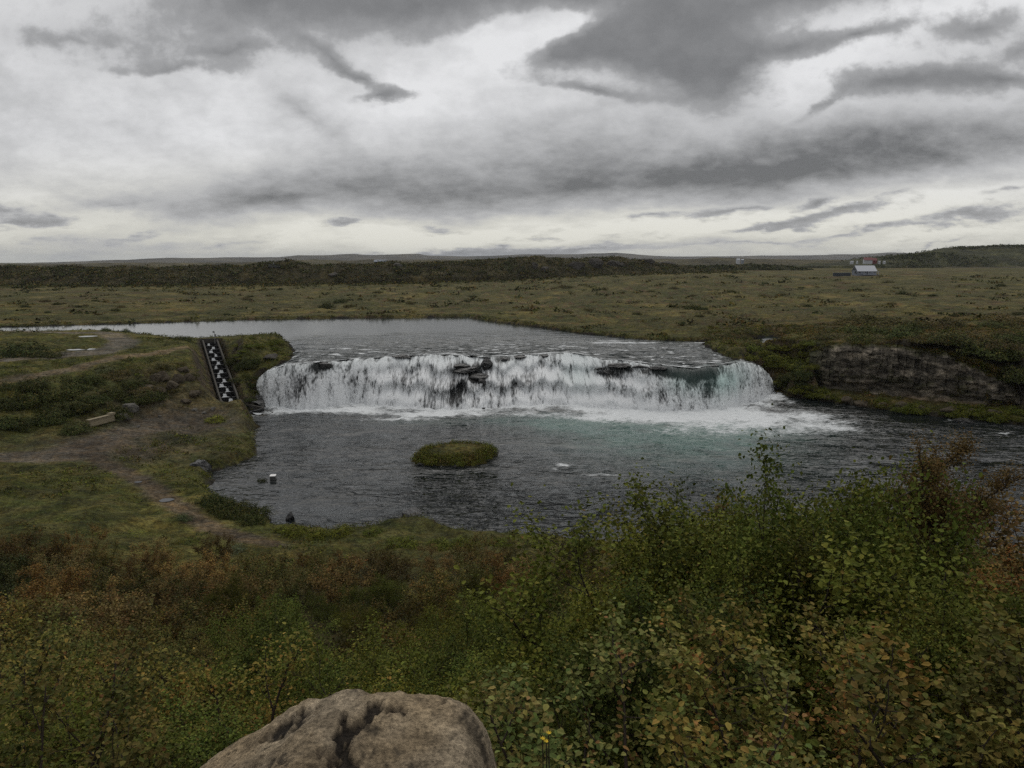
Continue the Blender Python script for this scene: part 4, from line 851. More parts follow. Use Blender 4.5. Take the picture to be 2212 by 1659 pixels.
# uncountable ground cover: tussocks and heather, leaf-sized faces
def cover(name, pts, rad, pals, per, size, seed, flat=.6):
    rg = np.random.default_rng(seed); VV, QQ, CC, n0 = [], [], [], 0
    base = [clump(rg, per, size, flat) for _ in range(8)]
    for (x, y, z), r, pl in zip(pts, rad, pals):
        V, Q = base[rg.integers(8)]; a = rg.uniform(0, 6.3); ca, sa = math.cos(a) * r, math.sin(a) * r
        VV.append(np.stack([V[:, 0] * ca - V[:, 1] * sa + x, V[:, 0] * sa + V[:, 1] * ca + y, V[:, 2] * r + z - .1 * r], 1)); QQ.append(Q + n0); n0 += len(V)
        CC.append(np.repeat(pal_cols(rg, pl, per) * rg.uniform(.75, 1.25), 4, axis=0))
    return tag(mk(name, np.concatenate(VV), np.concatenate(QQ), mat=M['cover'], smooth=False, cols={'Col': np.concatenate(CC)}), kind='stuff')
def on_land(x, y, mw=.3):
    ok = (sdf(POOL, x, y) > mw) & (sdf(RIV, x, y) > mw) & ~((x > XL - .5) & (x < XR + .3) & (y > ybase(x) - .5) & (y < ylip(x) + 1.5)) & (pdist(LADXY, x, y)[0] > 2.6)
    for P, w in PATHS: ok &= pdist(P, x, y)[0] > w * 1.0
    return ok
def region(n, xr, yr, seed, clumpy=.0, power=1.0):
    rg = np.random.default_rng(seed); x = rg.uniform(*xr, n); y = yr[0] + (yr[1] - yr[0]) * rg.random(n) ** power
    k = on_land(x, y) & (fbm(x * .06, y * .06, 4, seed, .6) + .4 * fbm(x * .5, y * .5, 2, seed + 1) > clumpy) & (np.abs(x) < y * .75 + 6)
    x, y = x[k], y[k]; return rg, np.stack([x, y, zfun(x, y)], 1)
rg, p = region(9000, (-75, 5), (46, 150), 601, .12)
cover('heath', p, rg.uniform(.25, .75, len(p)), [[GREEN, DARK, MIXED, GREEN][i] for i in rg.integers(0, 4, len(p))], 22, .26, 611, .55)
rg, p = region(7000, (40, 115), (98, 170), 602, -.05)
cover('heath', p, rg.uniform(.35, 1.0, len(p)), [[RUST, MIXED, DARK, MIXED, GREEN][i] for i in rg.integers(0, 5, len(p))], 24, .26, 612, .6)
rg, p = region(22000, (-330, 340), (150, 460), 603, .58, 1.4)
cover('heath', p, rg.uniform(.5, 2.0, len(p)) * (1 + p[:, 1] / 500), [[MIXED, DARK, DARK, DULL, MIXED][i] for i in rg.integers(0, 5, len(p))], 14, .34, 613, .42)
rg, p = region(5000, (-40, 40), (2, 56), 604, -2)
cover('undergrowth', p, rg.uniform(.15, .4, len(p)), [[DARK, RUST, MIXED][i] for i in rg.integers(0, 3, len(p))], 26, .2, 614, .8)
# leafy fringe along every shore
def shore(P, n, seed, off, keep):
    rg = np.random.default_rng(seed); L = np.linalg.norm(np.roll(P, -1, 0) - P, axis=1); i = rg.choice(len(P), n, p=L / L.sum()); t = rg.random((n, 1)); Q = P[i] + (np.roll(P, -1, 0)[i] - P[i]) * t + rg.normal(size=(n, 2)) * off
    x, y = Q[:, 0], Q[:, 1]; k = (sdf(P, x, y) > .15) & keep(x, y) & (np.abs(x) < y * .75 + 4) & ~((x > XL - .2) & (x < XR + .3) & (y > ybase(x) - 1) & (y < ylip(x) + 3)) & (pdist(LADXY, x, y)[0] > 2.2)
    x, y = x[k], y[k]; return rg, np.stack([x, y, zfun(x, y)], 1)
rg, p = shore(POOL, 4200, 605, 1.0, lambda x, y: y > 50)
cover('shore_plants', p, rg.uniform(.2, .6, len(p)), [[GREEN, DARK, MIXED][i] for i in rg.integers(0, 3, len(p))], 26, .2, 615, .8)
rg, p = shore(RIV, 3600, 606, 1.3, lambda x, y: y > 120)
cover('shore_plants', p, rg.uniform(.3, .9, len(p)), [[GREEN, DARK, MIXED, DARK][i] for i in rg.integers(0, 4, len(p))], 18, .3, 616, .6)

# ------------------------------------------------------------------ island
def island():
    c = np.array(W(985, 988, 0)); n = 90; u = np.linspace(-1.15, 1.15, n); U, Vv = np.meshgrid(u, u, indexing='ij'); U, Vv = U.ravel(), Vv.ravel()
    ang = np.arctan2(Vv, U); r = np.hypot(U, Vv) * (1 + .14 * pn(np.cos(ang) * 1.7 + 4, np.sin(ang) * 1.7, 71) + .07 * pn(np.cos(ang) * 5 + 4, np.sin(ang) * 5, 75))
    x, y = c[0] + U * 5.1 + .3 * Vv, c[1] + Vv * 4.4 + .35 * U * 2; z = 1.05 * (1 - sm(r, .62, 1.0)) ** .8 - .25 * sm(r, .9, 1.1) + .10 * fbm(x, y, 3, 72) + .0
    col = lerp(np.array([[.075, .066, .022]]), np.array([[.055, .058, .02]]), sm(fbm(x * .5, y * .5, 3, 73), -.4, .4)[:, None])
    o = mk('island', np.stack([x, y, z], 1), gridq(n, n), mat=M['land'], cols={'Col': col}); tag(o, 'small flat grassy island in the middle of the pool', 'island', kind='structure')
    rg = np.random.default_rng(621); a = rg.uniform(0, 2 * PI, 420); rr = rg.uniform(.66, .98, 420) / (1 + .10 * pn(np.cos(a) * 1.7 + 4, np.sin(a) * 1.7, 71)); U, Vv = np.cos(a) * rr, np.sin(a) * rr
    P = np.stack([c[0] + U * 5.1 + .3 * Vv, c[1] + Vv * 4.4 + .7 * U, 1.0 * (1 - sm(rr, .66, 1.08))], 1)
    cover('island_plants', P, rg.uniform(.22, .72, 420), [[GREEN, MIXED, GREEN][i] for i in rg.integers(0, 3, 420)], 40, .2, 622, .9)
    for a_, b_ in ((.72, .45), (.5, .62), (-.1, .75), (.86, .1), (-.7, .35), (-.85, -.1), (-.5, -.68), (.1, -.86), (.55, -.62), (.75, -.4)):
        low('lgreen', c[0] + a_ * 5.1, c[1] + b_ * 4.4 + a_ * .7, .25 if b_ < 0 else .6, random.uniform(.5, .9), 'small bush growing on the island in the pool', 'bushes on the island', 1.0)
island()
for k in range(7):
    a_ = k * .9 + .3; ic = W(985, 988, 0); rock(0, 0, 9 + 4 * (k % 3), 6 + 2 * (k % 2), 160 + k, 'wet_rock', 'dark wet stone at the rim of the pool island', 'stones round the island', at=(ic[0] + math.cos(a_) * 4.9 + .3 * math.sin(a_), ic[1] + math.sin(a_) * 4.1 + .7 * math.cos(a_), 0), sink=.5)
q = W(566, 1040, 0); low('ldark', q[0], q[1], -.1, .62, 'lone dark bush standing in the pool beside the white block', None, 1.1, .8)

# ------------------------------------------------------------------ cliff at the right bank
def cliff():
    n, m = 300, 90; u = np.linspace(0, 1, n); vxs = np.interp(u, [0, .5, 1], [1745, 1950, 2200])
    foot = np.array([W(a, b, z) for a, b, z in zip(vxs, np.interp(vxs, [1745, 1800, 1880, 2000, 2120, 2200], [838, 846, 850, 864, 872, 872]), np.interp(vxs, [1745, 1800, 2200], [1.0, 1.2, 1.9]))])
    zt = np.interp(vxs, [1745, 1780, 1800, 1880, 1960, 2040, 2110, 2180, 2200], [7.0, 8.2, 8.9, 9.15, 9.1, 8.5, 6.6, 4.4, 3.6]) + .35 + .55 * fbm(np.linspace(0, 9, n), np.zeros(n), 3, 96)
    zb = np.interp(vxs, [1745, 1800, 2200], [.7, .9, 1.5]); q = np.linspace(0, 1, m); U, Q = np.meshgrid(u, q, indexing='ij'); i = np.arange(n)[:, None] + 0 * Q.astype(int)
    fx_, fy_ = foot[:, 0][i], foot[:, 1][i]; z = lerp(zb[i] - .8, zt[i], Q); arc = np.concatenate([[0], np.cumsum(np.linalg.norm(np.diff(foot, axis=0), axis=1))])[i]
    back = 1.2 * Q ** 1.5 + .35 * np.clip(Q - .88, 0, 1) * 30 + np.exp(-((Q - .22) / .10) ** 2) * 1.2 * (1 + .6 * pn(arc * .2, Q * 0, 4))        # undercut low down
    colw = pn(np.floor(arc / .9 + .4 * pn(arc * .3, z * .3, 3)) * 1.73, np.floor(z / 1.6 + .5 * pn(arc * .2, arc * 0, 9)) * 2.31, 88)
    bed = .30 * np.abs(pn(arc * .12, z * 1.1, 89)) + .40 * fbm(arc * .45, z * .7, 4, 90) + .45 * np.exp(-(np.abs(pn(arc * .55, z * .12, 94)) / .07) ** 2) * sm(Q, .3, .5)
    back = back - .85 * colw * sm(Q, .25, .4) - bed - .5
    nx = -.42; ny = .9
    x, y = fx_ + back * (-nx) * .6, fy_ + back * ny
    pale = sm(fbm(arc * .25, z * .5, 3, 91), .05, .6); c = lerp(np.array([[[.105, .092, .072]]]), np.array([[[.24, .205, .158]]]), pale[..., None])
    c = lerp(c, np.array([[[.20, .15, .10]]]), (np.exp(-((Q - .13) / .06) ** 2) * sm(U, .45, .55) * .9)[..., None]); c = lerp(c, np.array([[[.05, .05, .022]]]), (sm(Q, .93, .98) * .8 + sm(fbm(arc * .3, z * .6, 3, 93), .3, .6) * .6)[..., None].clip(0, 1))
    c = lerp(c, np.array([[[.04, .042, .02]]]), ((1 - sm(U, .0, .16)) * .85)[..., None])
    o = mk('cliff', np.stack([x, y, z], -1).reshape(-1, 3), gridq(n, m), mat=M['cliff_rock'], smooth=False, cols={'Col': c.reshape(-1, 3)})
    tag(o, 'brown layered rock cliff on the bank right of the falls', 'cliff', kind='structure')
cliff()
for k, (vx, vy, w_, h_) in enumerate(((1830, 868, 20, 12), (1862, 874, 26, 14), (1905, 878, 18, 10), (1950, 880, 30, 16), (1990, 885, 22, 12), (2050, 889, 30, 14), (2100, 893, 20, 12), (2150, 895, 26, 14), (1790, 862, 18, 10))):
    rock(vx, vy, w_, h_, 130 + k, 'brown_rock', 'fallen brown block lying at the foot of the right cliff', 'fallen blocks under the cliff')
rg = np.random.default_rng(625); n_ = 1300; u_ = np.where(rg.random(n_) < .5, rg.random(n_), rg.uniform(.62, 1, n_)); cx_ = np.interp(u_, np.linspace(0, 1, len(CLF)), CLF[:, 0]); cy_ = np.interp(cx_, CLF[:, 0], CLF[:, 1])
cz_ = np.interp(u_, [0, .1, .12, .3, .47, .65, .80, .95, 1], [7.0, 8.2, 8.9, 9.15, 9.1, 8.9, 7.6, 5.9, 5.3]); dn_ = rg.exponential(1.3, n_) * (rg.random(n_) < .7) * np.where(u_ > .66, 1.8, 1)
cover('cliff_plants', np.stack([cx_ + .7, cy_ + 2.0 - .42 * dn_, cz_ + .25 - dn_], 1), rg.uniform(.3, .75, n_), [[GREEN, DARK, MIXED, RUST][i] for i in rg.integers(0, 4, n_)], 40, .18, 626, .8)

# ------------------------------------------------------------------ air
def build_haze():
    m, nt, out = newmat('haze'); v = nd(nt, 'ShaderNodeVolumePrincipled', {'Color': (.80, .86, .95, 1), 'Density': 4.5e-5, 'Anisotropy': 0.0}); nt.links.new(v.outputs[0], out.inputs['Volume'])
    o = MB().box(-11500, 11500, -400, 18500, -9, 190).build('haze', m); tag(o, kind='stuff')
build_haze()
# ------------------------------------------------------------------ escarpment and hills
def hill(name, prof, depth, col, seed, rough=2.0, zb=None, n=420, m=60, shrub=0.0, fade=.35, tex=.02):
    """prof: list of (photo x, photo y of the skyline, distance); the hill rises from its foot to that skyline and levels off behind"""
    P = np.array(prof, float); vx = np.linspace(P[0, 0], P[-1, 0], n); vy = np.interp(vx, P[:, 0], P[:, 1]); ds = np.interp(vx, P[:, 0], P[:, 2])
    fvy = np.interp(vx, P[:, 0], P[:, 3])
    q = np.linspace(0, 1, m); V = np.zeros((n, m, 3)); C = np.zeros((n, m, 3))
    for i in range(n):
        d = ray(vx[i], vy[i]); f = ray(vx[i], fvy[i]); yt = ds[i]; zt = EYE + d[2] / d[1] * yt; yfoot = yt - depth * fade; zf_ = min(EYE + f[2] / f[1] * yfoot, zt - 1)
        yy_ = np.where(q < .55, lerp(yfoot, yt, q / .55), yt + (q - .55) / .45 * depth); s = q / .55
        z = np.where(q < .55, lerp(zf_, zt, np.sin(np.clip(s, 0, 1) * PI / 2) ** .9), zt - (q - .55) * .12 * (zt - zf_))
        x = d[0] / d[1] * yy_; V[i, :, 0] = x; V[i, :, 1] = yy_; V[i, :, 2] = z
    V[:, 0:2, 2] -= 6
    X_, Y_ = V[..., 0], V[..., 1]; nn = fbm(X_ * tex, Y_ * tex, 4, seed); V[..., 2] += rough * nn * np.sin(np.clip(q / .55, 0, 1) * PI / 2)[None, :] * np.where(q < .5, 1, .35)[None, :]
    C[:] = np.array(col); C *= (1 + .55 * fbm(X_ * tex * 2, Y_ * tex * 2, 3, seed + 5))[..., None]
    return V, C, gridq(n, m)
def hill_obj(name, label, *a, **k):
    V, C, Q = hill(name, *a, **k); tag(mk(name, V.reshape(-1, 3), Q, mat=M['land'], cols={'Col': C.reshape(-1, 3)}), kind='structure', label=label); return V
ESC = [(-150, 583, 470, 632), (0, 581, 470, 630), (150, 580, 475, 628), (330, 579, 480, 624), (500, 575, 490, 622), (700, 573, 500, 616), (900, 569, 520, 606), (1000, 565, 540, 604), (1100, 560, 560, 604), (1200, 558, 580, 606), (1300, 558, 600, 606), (1380, 563, 610, 603), (1440, 572, 620, 600), (1500, 580, 630, 597), (1560, 588, 640, 595), (1620, 593, 640, 594)]
V = hill_obj('escarpment', 'dark shrubby escarpment across the far side of the plain', ESC, 120, (.044, .041, .022), 701, 4.0, tex=.03, fade=.32)
V2 = hill_obj('escarpment', 'low dark shrubby rise behind the right plain', [(1440, 577, 640, 590), (1560, 574, 700, 588), (1640, 572, 720, 588), (1710, 576, 720, 588), (1760, 585, 720, 588)], 90, (.034, .034, .018), 702, 1.0, tex=.05)
V3 = hill_obj('hill', 'forested dark hill at the right edge of the horizon', [(1700, 575, 1150, 575.5), (1800, 568, 1150, 576), (1870, 557, 1150, 577), (1960, 549, 1150, 580), (2040, 537, 1180, 583), (2060, 534, 1200, 583), (2150, 532, 1200, 585), (2212, 531, 1200, 586), (2500, 528, 1200, 590)], 500, (.036, .040, .019), 703, 5.0, tex=.012)
WH = V3
hill_obj('hill', 'dark heath rise in the middle distance', [(-300, 577, 1500, 585), (300, 570, 1500, 585), (700, 565, 1600, 580), (1000, 562, 1700, 580), (1400, 560, 1700, 578), (1700, 561, 1500, 580), (2000, 562, 1300, 582), (2500, 565, 1300, 585)], 900, (.060, .057, .034), 704, 6.0, tex=.006)
FAR1 = [(-300, 578, 5200, 572), (0, 573, 5200, 572), (150, 566, 5200, 570), (300, 560, 5200, 570), (360, 557, 5200, 570), (450, 557, 5300, 570), (600, 556, 5600, 569), (640, 552, 5600, 569), (720, 551, 5800, 569), (760, 549, 5800, 569), (800, 551, 5800, 569), (880, 548, 6000, 569), (905, 548, 6000, 569), (925, 552, 6000, 569), (1000, 554, 6200, 569), (1060, 553, 6500, 569), (1120, 550, 6500, 569), (1180, 549, 6500, 569), (1250, 549, 6500, 569), (1330, 548, 6500, 569), (1370, 551, 6500, 569), (1450, 554, 6600, 569), (1600, 553, 6800, 569), (1700, 552, 7000, 569), (1850, 550, 7200, 569), (1930, 546, 7200, 569), (1980, 547, 7200, 569), (2100, 550, 7200, 569), (2500, 552, 7200, 569)]
hill_obj('hill', 'long low bluish hills along the horizon', FAR1, 2500, (.066, .064, .052), 705, 9.0, tex=.0016)
hill_obj('hill', 'low brown plateau in front of the horizon hills', [(a, b + 13 + 2 * math.sin(a * .011), 3600, 582) for a, b, c, d in FAR1], 900, (.064, .060, .042), 706, 6.0, tex=.003)
# shrubs that clothe the escarpment
rg = np.random.default_rng(640); n = 5200; i = rg.integers(5, 415, n); j = rg.integers(2, 40, n)
P = V[i, j] + np.stack([rg.normal(size=n) * 1.2, rg.normal(size=n) * 1.2, rg.normal(size=n) * 0], 1)
cover('scrub', P, rg.uniform(.7, 3.0, n), [[DARK, MIXED, DARK, DULL][k] for k in rg.integers(0, 4, n)], 26, .34, 641, .6)
i = rg.integers(5, 415, 1500); P = V[i, 2] - np.stack([0 * i, rg.exponential(14, 1500), 0 * i], 1); P[:, 2] = zfun(P[:, 0], P[:, 1]); cover('scrub', P, rg.uniform(.8, 2.2, 1500), [[DARK, MIXED][k] for k in rg.integers(0, 2, 1500)], 10, .6, 643, .55)
i = rg.integers(5, 415, 900); j = rg.integers(2, 36, 900); cover('scrub', V2[i, j], rg.uniform(1.0, 2.4, 900), [DARK] * 900, 10, .6, 642, .6)
i = rg.integers(60, 415, 5200); j = rg.integers(2, 36, 5200); wk = fbm(WH[i, j, 0] * .006, WH[i, j, 1] * .012, 3, 645) + (i - 200) * .0012 > .0; i, j = i[wk], j[wk]
cover('woodland', WH[i, j] + np.stack([rg.normal(size=len(i)) * 3, rg.normal(size=len(i)) * 6, rg.normal(size=len(i)) * 0], 1), rg.uniform(1.6, 3.4, len(i)), [DARK] * len(i), 10, .6, 646, .8)
# rock faces showing through the escarpment
for k, (vx, vy, w_, h_) in enumerate(((720, 592, 16, 9), (858, 576, 22, 10), (1155, 575, 12, 14), (1178, 580, 18, 9), (1245, 576, 34, 20), (1285, 574, 30, 22), (1330, 572, 40, 14), (1395, 566, 40, 10), (1440, 568, 30, 8))):
    dd = np.abs(to_v(V[..., 0], V[..., 1], V[..., 2])[0] - vx) + np.abs(to_v(V[..., 0], V[..., 1], V[..., 2])[1] - vy) + (np.arange(60) > 33)[None, :] * 1000
    a, b = np.unravel_index(np.argmin(dd), dd.shape); p = V[a, b]
    s = p[1] / FV; Vr, Qr = rock_mesh('rock', 650 + k, (w_ * s * .5, 3.2, h_ * s * .55), None); o = mk('rock_outcrop', Vr, Qr, mat=M['rock'], smooth=False); o.location = p
    tag(o, 'pale rock face showing through the scrub of the far escarpment', 'rock', 'rock faces on the escarpment')

# ------------------------------------------------------------------ rocks by the water and on the slope
rock(276, 888, 34, 22, 1, 'grey_stone', 'large grey stone behind the plank pile at the slope foot')
rock(268, 903, 22, 14, 2, 'grey_stone', 'smaller grey stone resting under the large one by the planks')
for k, (vx, vy, w_, h_) in enumerate(((335, 822, 26, 24), (352, 818, 30, 26), (385, 822, 26, 26), (372, 835, 34, 22), (310, 838, 34, 20), (410, 820, 22, 22), (396, 800, 26, 14), (345, 845, 30, 18), (420, 850, 26, 18), (402, 868, 24, 14))):
    rock(vx, vy, w_ * .9, h_ * .8, 20 + k, 'brown_rock', 'brown rock jutting from the slope left of the fish ladder', 'rocks in the left slope', sink=.95)
for k, (vx, vy, w_, h_) in enumerate(((300, 922, 8, 5), (345, 900, 7, 4), (420, 886, 10, 6), (440, 893, 9, 5), (255, 930, 6, 4), (460, 885, 10, 7))):
    rock(vx, vy, w_, h_, 40 + k, 'grey_stone', 'small stone lying on the gravel by the path', 'small stones by the path')
rock(586, 772, 30, 9, 60, 'rock', 'flat brown rock on the grassy mound above the falls')
def in_water(vx, vy, w_, h_, seed, label, group=None, z=0.0, mat='wet_rock', sink=.4, deep=.9):
    q = W(vx, vy, z); return rock(0, 0, w_, h_, seed, mat, label, group, at=(q[0], q[1], z), sink=sink, deep=deep)
in_water(627, 1122, 16, 17, 61, 'small round black rock in the pool by the near shore')
in_water(889, 1118, 44, 26, 62, 'large dark rock at the tip of the near shore')
in_water(435, 1022, 50, 34, 63, 'dark rock at the inlet on the left shore')
in_water(565, 868, 44, 22, 64, 'wet black rock at the left foot of the falls')
in_water(560, 878, 30, 14, 65, 'low black rock between ladder outlet and falls')
in_water(1020, 1160, 40, 12, 66, 'flat brown rock on the near shoreline', None, 0, 'rock')
in_water(1055, 1164, 44, 20, 67, 'dark rock half hidden by shrubs at the near shore')
in_water(2080, 910, 40, 8, 68, 'low black rock in the current below the cliff')
in_water(1688, 846, 18, 8, 69, 'black rock at the right foot of the falls')
in_water(975, 882, 8, 6, 72, 'tiny black rock in the foam below the falls', 'rocks in the foam')
in_water(1045, 884, 7, 5, 73, 'tiny black rock in the foam below the falls', 'rocks in the foam')
def lip_rock(vx, vy, w_, h_, seed, label, group=None, fwd=.9, dz=0.0):
    d = ray(vx, vy); y = float(ylip(0))
    for _ in range(6): y = float(ylip(d[0] / d[1] * y)) - fwd
    p = (d[0] / d[1] * y, y, EYE + d[2] / d[1] * y + dz); s = y / FV; V_, Q_ = rock_mesh('rock', seed, (w_ * s * .5, max(.5, w_ * s * .35), h_ * s * .5), None)
    o = mk('rock', V_, Q_, mat=M['wet_rock'], smooth=False); o.location = p; tag(o, label, 'rock', group)
lip_rock(1050, 788, 26, 26, 80, 'black block of rock standing up in the middle of the falls', None, 2.2)
for k, (vx, vy, w_, h_, fw) in enumerate(((1005, 800, 60, 12, 3.2), (1030, 812, 50, 14, 4.2), (985, 790, 50, 8, 2.0), (1015, 822, 40, 10, 5.0), (1040, 828, 22, 18, 6.0), (700, 790, 28, 16, .6), (1085, 776, 20, 8, 1.0), (1310, 806, 34, 14, 2.6), (1345, 790, 50, 10, 1.2), (1300, 795, 30, 8, 1.8), (1385, 792, 40, 8, 1.0), (1420, 795, 40, 8, 1.0), (870, 770, 36, 7, 0), (1180, 768, 40, 6, -.2), (1120, 770, 40, 6, -.2))):
    lip_rock(vx, vy, w_, h_, 90 + k, 'wet black ledge rock showing through the falling water', 'ledge rocks in the falls', fw)

# ------------------------------------------------------------------ fish ladder
def ladder():
    root = empty('fish_ladder', (LADXY[2][0], LADXY[2][1], LADZ[2])); o0 = np.array(root.location); tag(root, 'stepped concrete fish ladder climbing left of the falls', 'fish ladder')
    n = len(LAD); tang = np.gradient(LADXY, axis=0); tang /= np.linalg.norm(tang, axis=1)[:, None]; side = np.stack([tang[:, 1], -tang[:, 0]], 1); hw = np.full(n, 1.2); hw[0] = 1.7; hw[1] = 1.5
    def pt(i, s, z): return np.array([LADXY[i][0] + side[i][0] * s, LADXY[i][1] + side[i][1] * s, z]) - o0
    for sg in (-1, 1):
        V_ = []
        for i in range(n):
            a, b = hw[i], hw[i] + .26
            zt = LADZ[i] + .30 + (.25 if i > 1 else -.1); zb = LADZ[i] - 2.2
            V_ += [pt(i, sg * a, zb), pt(i, sg * a, zt), pt(i, sg * b, zt + .003), pt(i, sg * b, zb)]
        Q_ = []
        for i in range(n - 1):
            for k in range(4): Q_.append([4 * i + k, 4 * i + (k + 1) % 4, 4 * i + 4 + (k + 1) % 4, 4 * i + 4 + k])
        Q_ += [[0, 1, 2, 3], [4 * n - 1, 4 * n - 2, 4 * n - 3, 4 * n - 4]]
        if sg < 0: Q_ = [q[::-1] for q in Q_]
        mk('side_wall', np.array(V_), Q_, mat=M['concrete'], parent=root, smooth=False)
    for i in range(n):
        z1 = LADZ[i] + .10; zb = z1 - 1.6; t = tang[i]; th = .16; nc = (.32 if i % 2 else -.32) if i > 1 else -.7; nw = .26
        mb = MB()
        def slab(s0, s1, za, zt):
            A = [pt(i, s0, 0), pt(i, s1, 0)]; off = np.array([t[0] * th, t[1] * th, 0])
            P4 = [A[0] - off, A[1] - off, A[1] + off, A[0] + off]; mb.hexa([(p[0], p[1], za - o0[2]) for p in P4] + [(p[0], p[1], zt - o0[2]) for p in P4])
        slab(-hw[i], nc - nw, zb, z1); slab(nc + nw, hw[i], zb, z1); slab(nc - nw, nc + nw, zb, z1 - .34)
        mb.build('baffle', M['wet_concrete'], root)
        # white water: pours through the notch and fans out on the pool below
        lowz = (LADZ[i - 1] - .16) if i > 0 else .05
        ds = np.linspace(-.3, 1.5, 10); wv = np.interp(ds, [-.3, .2, .6, 1.0, 1.5], [.20, .23, .28, .50, .60]) * (1 + .25 * math.sin(i * 2.3)); zz_ = np.interp(ds, [-.3, .18, .36, .55, .8, 1.5], [z1 - .28, z1 - .28, lerp(z1 - .28, lowz, .35), lowz + .06, lowz + .05, lowz + .02])
        us = np.linspace(-1, 1, 9); Vw = []
        for d_, w_, z_ in zip(ds, wv, zz_):
            for u_ in us:
                s_ = np.clip(nc + u_ * w_, -hw[i] + .02, hw[i] - .02); b = pt(i, s_, 0); Vw.append((b[0] - t[0] * d_, b[1] - t[1] * d_, z_ - o0[2] + .03 * math.sin(u_ * 5 + i + d_ * 4)))
        mk('cascade', np.array(Vw), gridq(10, 9), mat=M['foam'], parent=root)
        if i > 0:
            b0 = [pt(i, -hw[i], 0), pt(i, hw[i], 0)]; b1 = [pt(i - 1, hw[i - 1], 0), pt(i - 1, -hw[i - 1], 0)]
            mk('basin_water', np.array([(p[0], p[1], lowz - o0[2]) for p in b0 + b1]), [[0, 1, 2, 3]], mat=M['still_water'], parent=root, smooth=False)
    mb = MB(); i = n - 1; a = pt(i, -hw[i] - .6, 0); b = pt(i, hw[i] + .6, 0); off = np.array([tang[i][0], tang[i][1], 0]) * .8; f = np.array([tang[i][0], tang[i][1], 0]) * 1.15
    mb.hexa([(p[0], p[1], LADZ[i] - 1.5 - o0[2]) for p in (a + off, b + off, b + f, a + f)] + [(p[0], p[1], LADZ[i] + .75 - o0[2]) for p in (a + off, b + off, b + f, a + f)]); mb.build('head_wall', M['concrete'], root)
ladder()
def small_sign():
    p = np.array(W(464, 735, 7.9)); root = empty('signpost', (p[0], p[1], 7.6)); tag(root, 'thin grey post with a small plate at the ladder top', 'post')
    MB().tube([(0, 0, -.4), (0, 0, 2.1)], .05, .045, 8).build('post', M['metal'], root, True); MB().box(-.32, .06, -.03, .03, 1.75, 2.1).build('plate', M['metal'], root); MB().box(.06, .34, -.03, .03, 1.0, 1.5).build('plate', M['metal'], root)
small_sign()
# white topped block in the pool
q = W(590, 1036, 0); root = empty('marker_block', (q[0], q[1], 0), .12); tag(root, 'white topped square block standing in the shallow pool', 'block')
MB().box(-.28, .28, -.33, .33, -.6, .42).build('base', M['block_side'], root); MB().box(-.30, .30, -.35, .35, .42, .50).build('lid', M['white_block'], root)

# pile of pale planks at the slope foot
def planks():
    a, b = hit(194, 924), hit(246, 910); c = (a + b) / 2; L = float(np.linalg.norm((b - a)[:2])); rz = math.atan2(b[1] - a[1], b[0] - a[0]); root = empty('plank_pile', (c[0], c[1], min(a[2], b[2]) - .05), rz)
    tag(root, 'long pale pile of stacked planks by the lower path', 'plank pile'); rr = random.Random(5)
    for k in range(3):
        z0 = .18 + k * .27; MB().box(-L / 2 + rr.uniform(-.15, .15), L / 2 + rr.uniform(-.15, .15), -.2 + .10 * k, -.06 + .10 * k, z0, z0 + .24).build('board', M['timber'], root)
    MB().box(-L / 2 - .1, L / 2 - .5, -.12, .45, .99, 1.06).build('top_board', M['timber'], root)  # top board of the plank pile, raised on supports
    for x in (-L / 2 + .4, 0.0, L / 2 - .4): MB().box(x - .1, x + .1, .12, .40, -.3, .985).build('support', M['timber'], root)
    MB().box(L / 2 - .5, L / 2 + .25, -.1, .5, .98, 1.25).build('end_block', M['timber'], root)
planks()

# ------------------------------------------------------------------ buildings far off
def place(vx, vy, y):
    d = ray(vx, vy); return np.array((d[0] / d[1] * y, y, EYE + d[2] / d[1] * y))
def gable_house(name, loc, rz, L, Wd, hw_, hr, wall, roof, label, cat='house', wins=(), porch=False, chimney=None, over=.4):
    root = empty(name, loc, rz); tag(root, label, cat); yw = Wd / 2
    mb = MB(); prof = [(-yw, -2.5), (yw, -2.5), (yw, hw_), (0, hr - .12), (-yw, hw_)]
    V_ = [(-L / 2, p[0], p[1]) for p in prof] + [(L / 2, p[0], p[1]) for p in prof]
    mb.add(V_, [[i, (i + 1) % 5, 5 + (i + 1) % 5, 5 + i] for i in range(5)], [[0, i + 1, i] for i in range(1, 4)] + [[5, 5 + i, 6 + i] for i in range(1, 4)]); mb.build('wall', M[wall], root)
    sl = (hr - hw_) / yw; mb = MB()
    for s in (-1, 1):
        e = yw + over; ze = hw_ - sl * over
        mb.hexa([(-L / 2 - over, s * e, ze - .0), (L / 2 + over, s * e, ze - .0), (L / 2 + over, 0, hr), (-L / 2 - over, 0, hr), (-L / 2 - over, s * e, ze + .22), (L / 2 + over, s * e, ze + .22), (L / 2 + over, 0, hr + .22), (-L / 2 - over, 0, hr + .22)])
    rf = mb.build('roof', M[roof], root)
    if chimney is not None: MB().box(chimney - .3, chimney + .3, -.3, .3, hr - .4, hr + 1.1).build('chimney', M['white_paint'], rf)
    for (x0, x1, z0, z1) in wins:
        w_ = MB().box(x0, x1, -yw - .06, -yw + .05, z0, z1).build('window', M['white_paint'], root); MB().box(x0 + .12, x1 - .12, -yw - .09, -yw - .05, z0 + .12, z1 - .12).build('pane', M['glass'], w_)
    return root
p = hit(1866, 595); print('house', p)
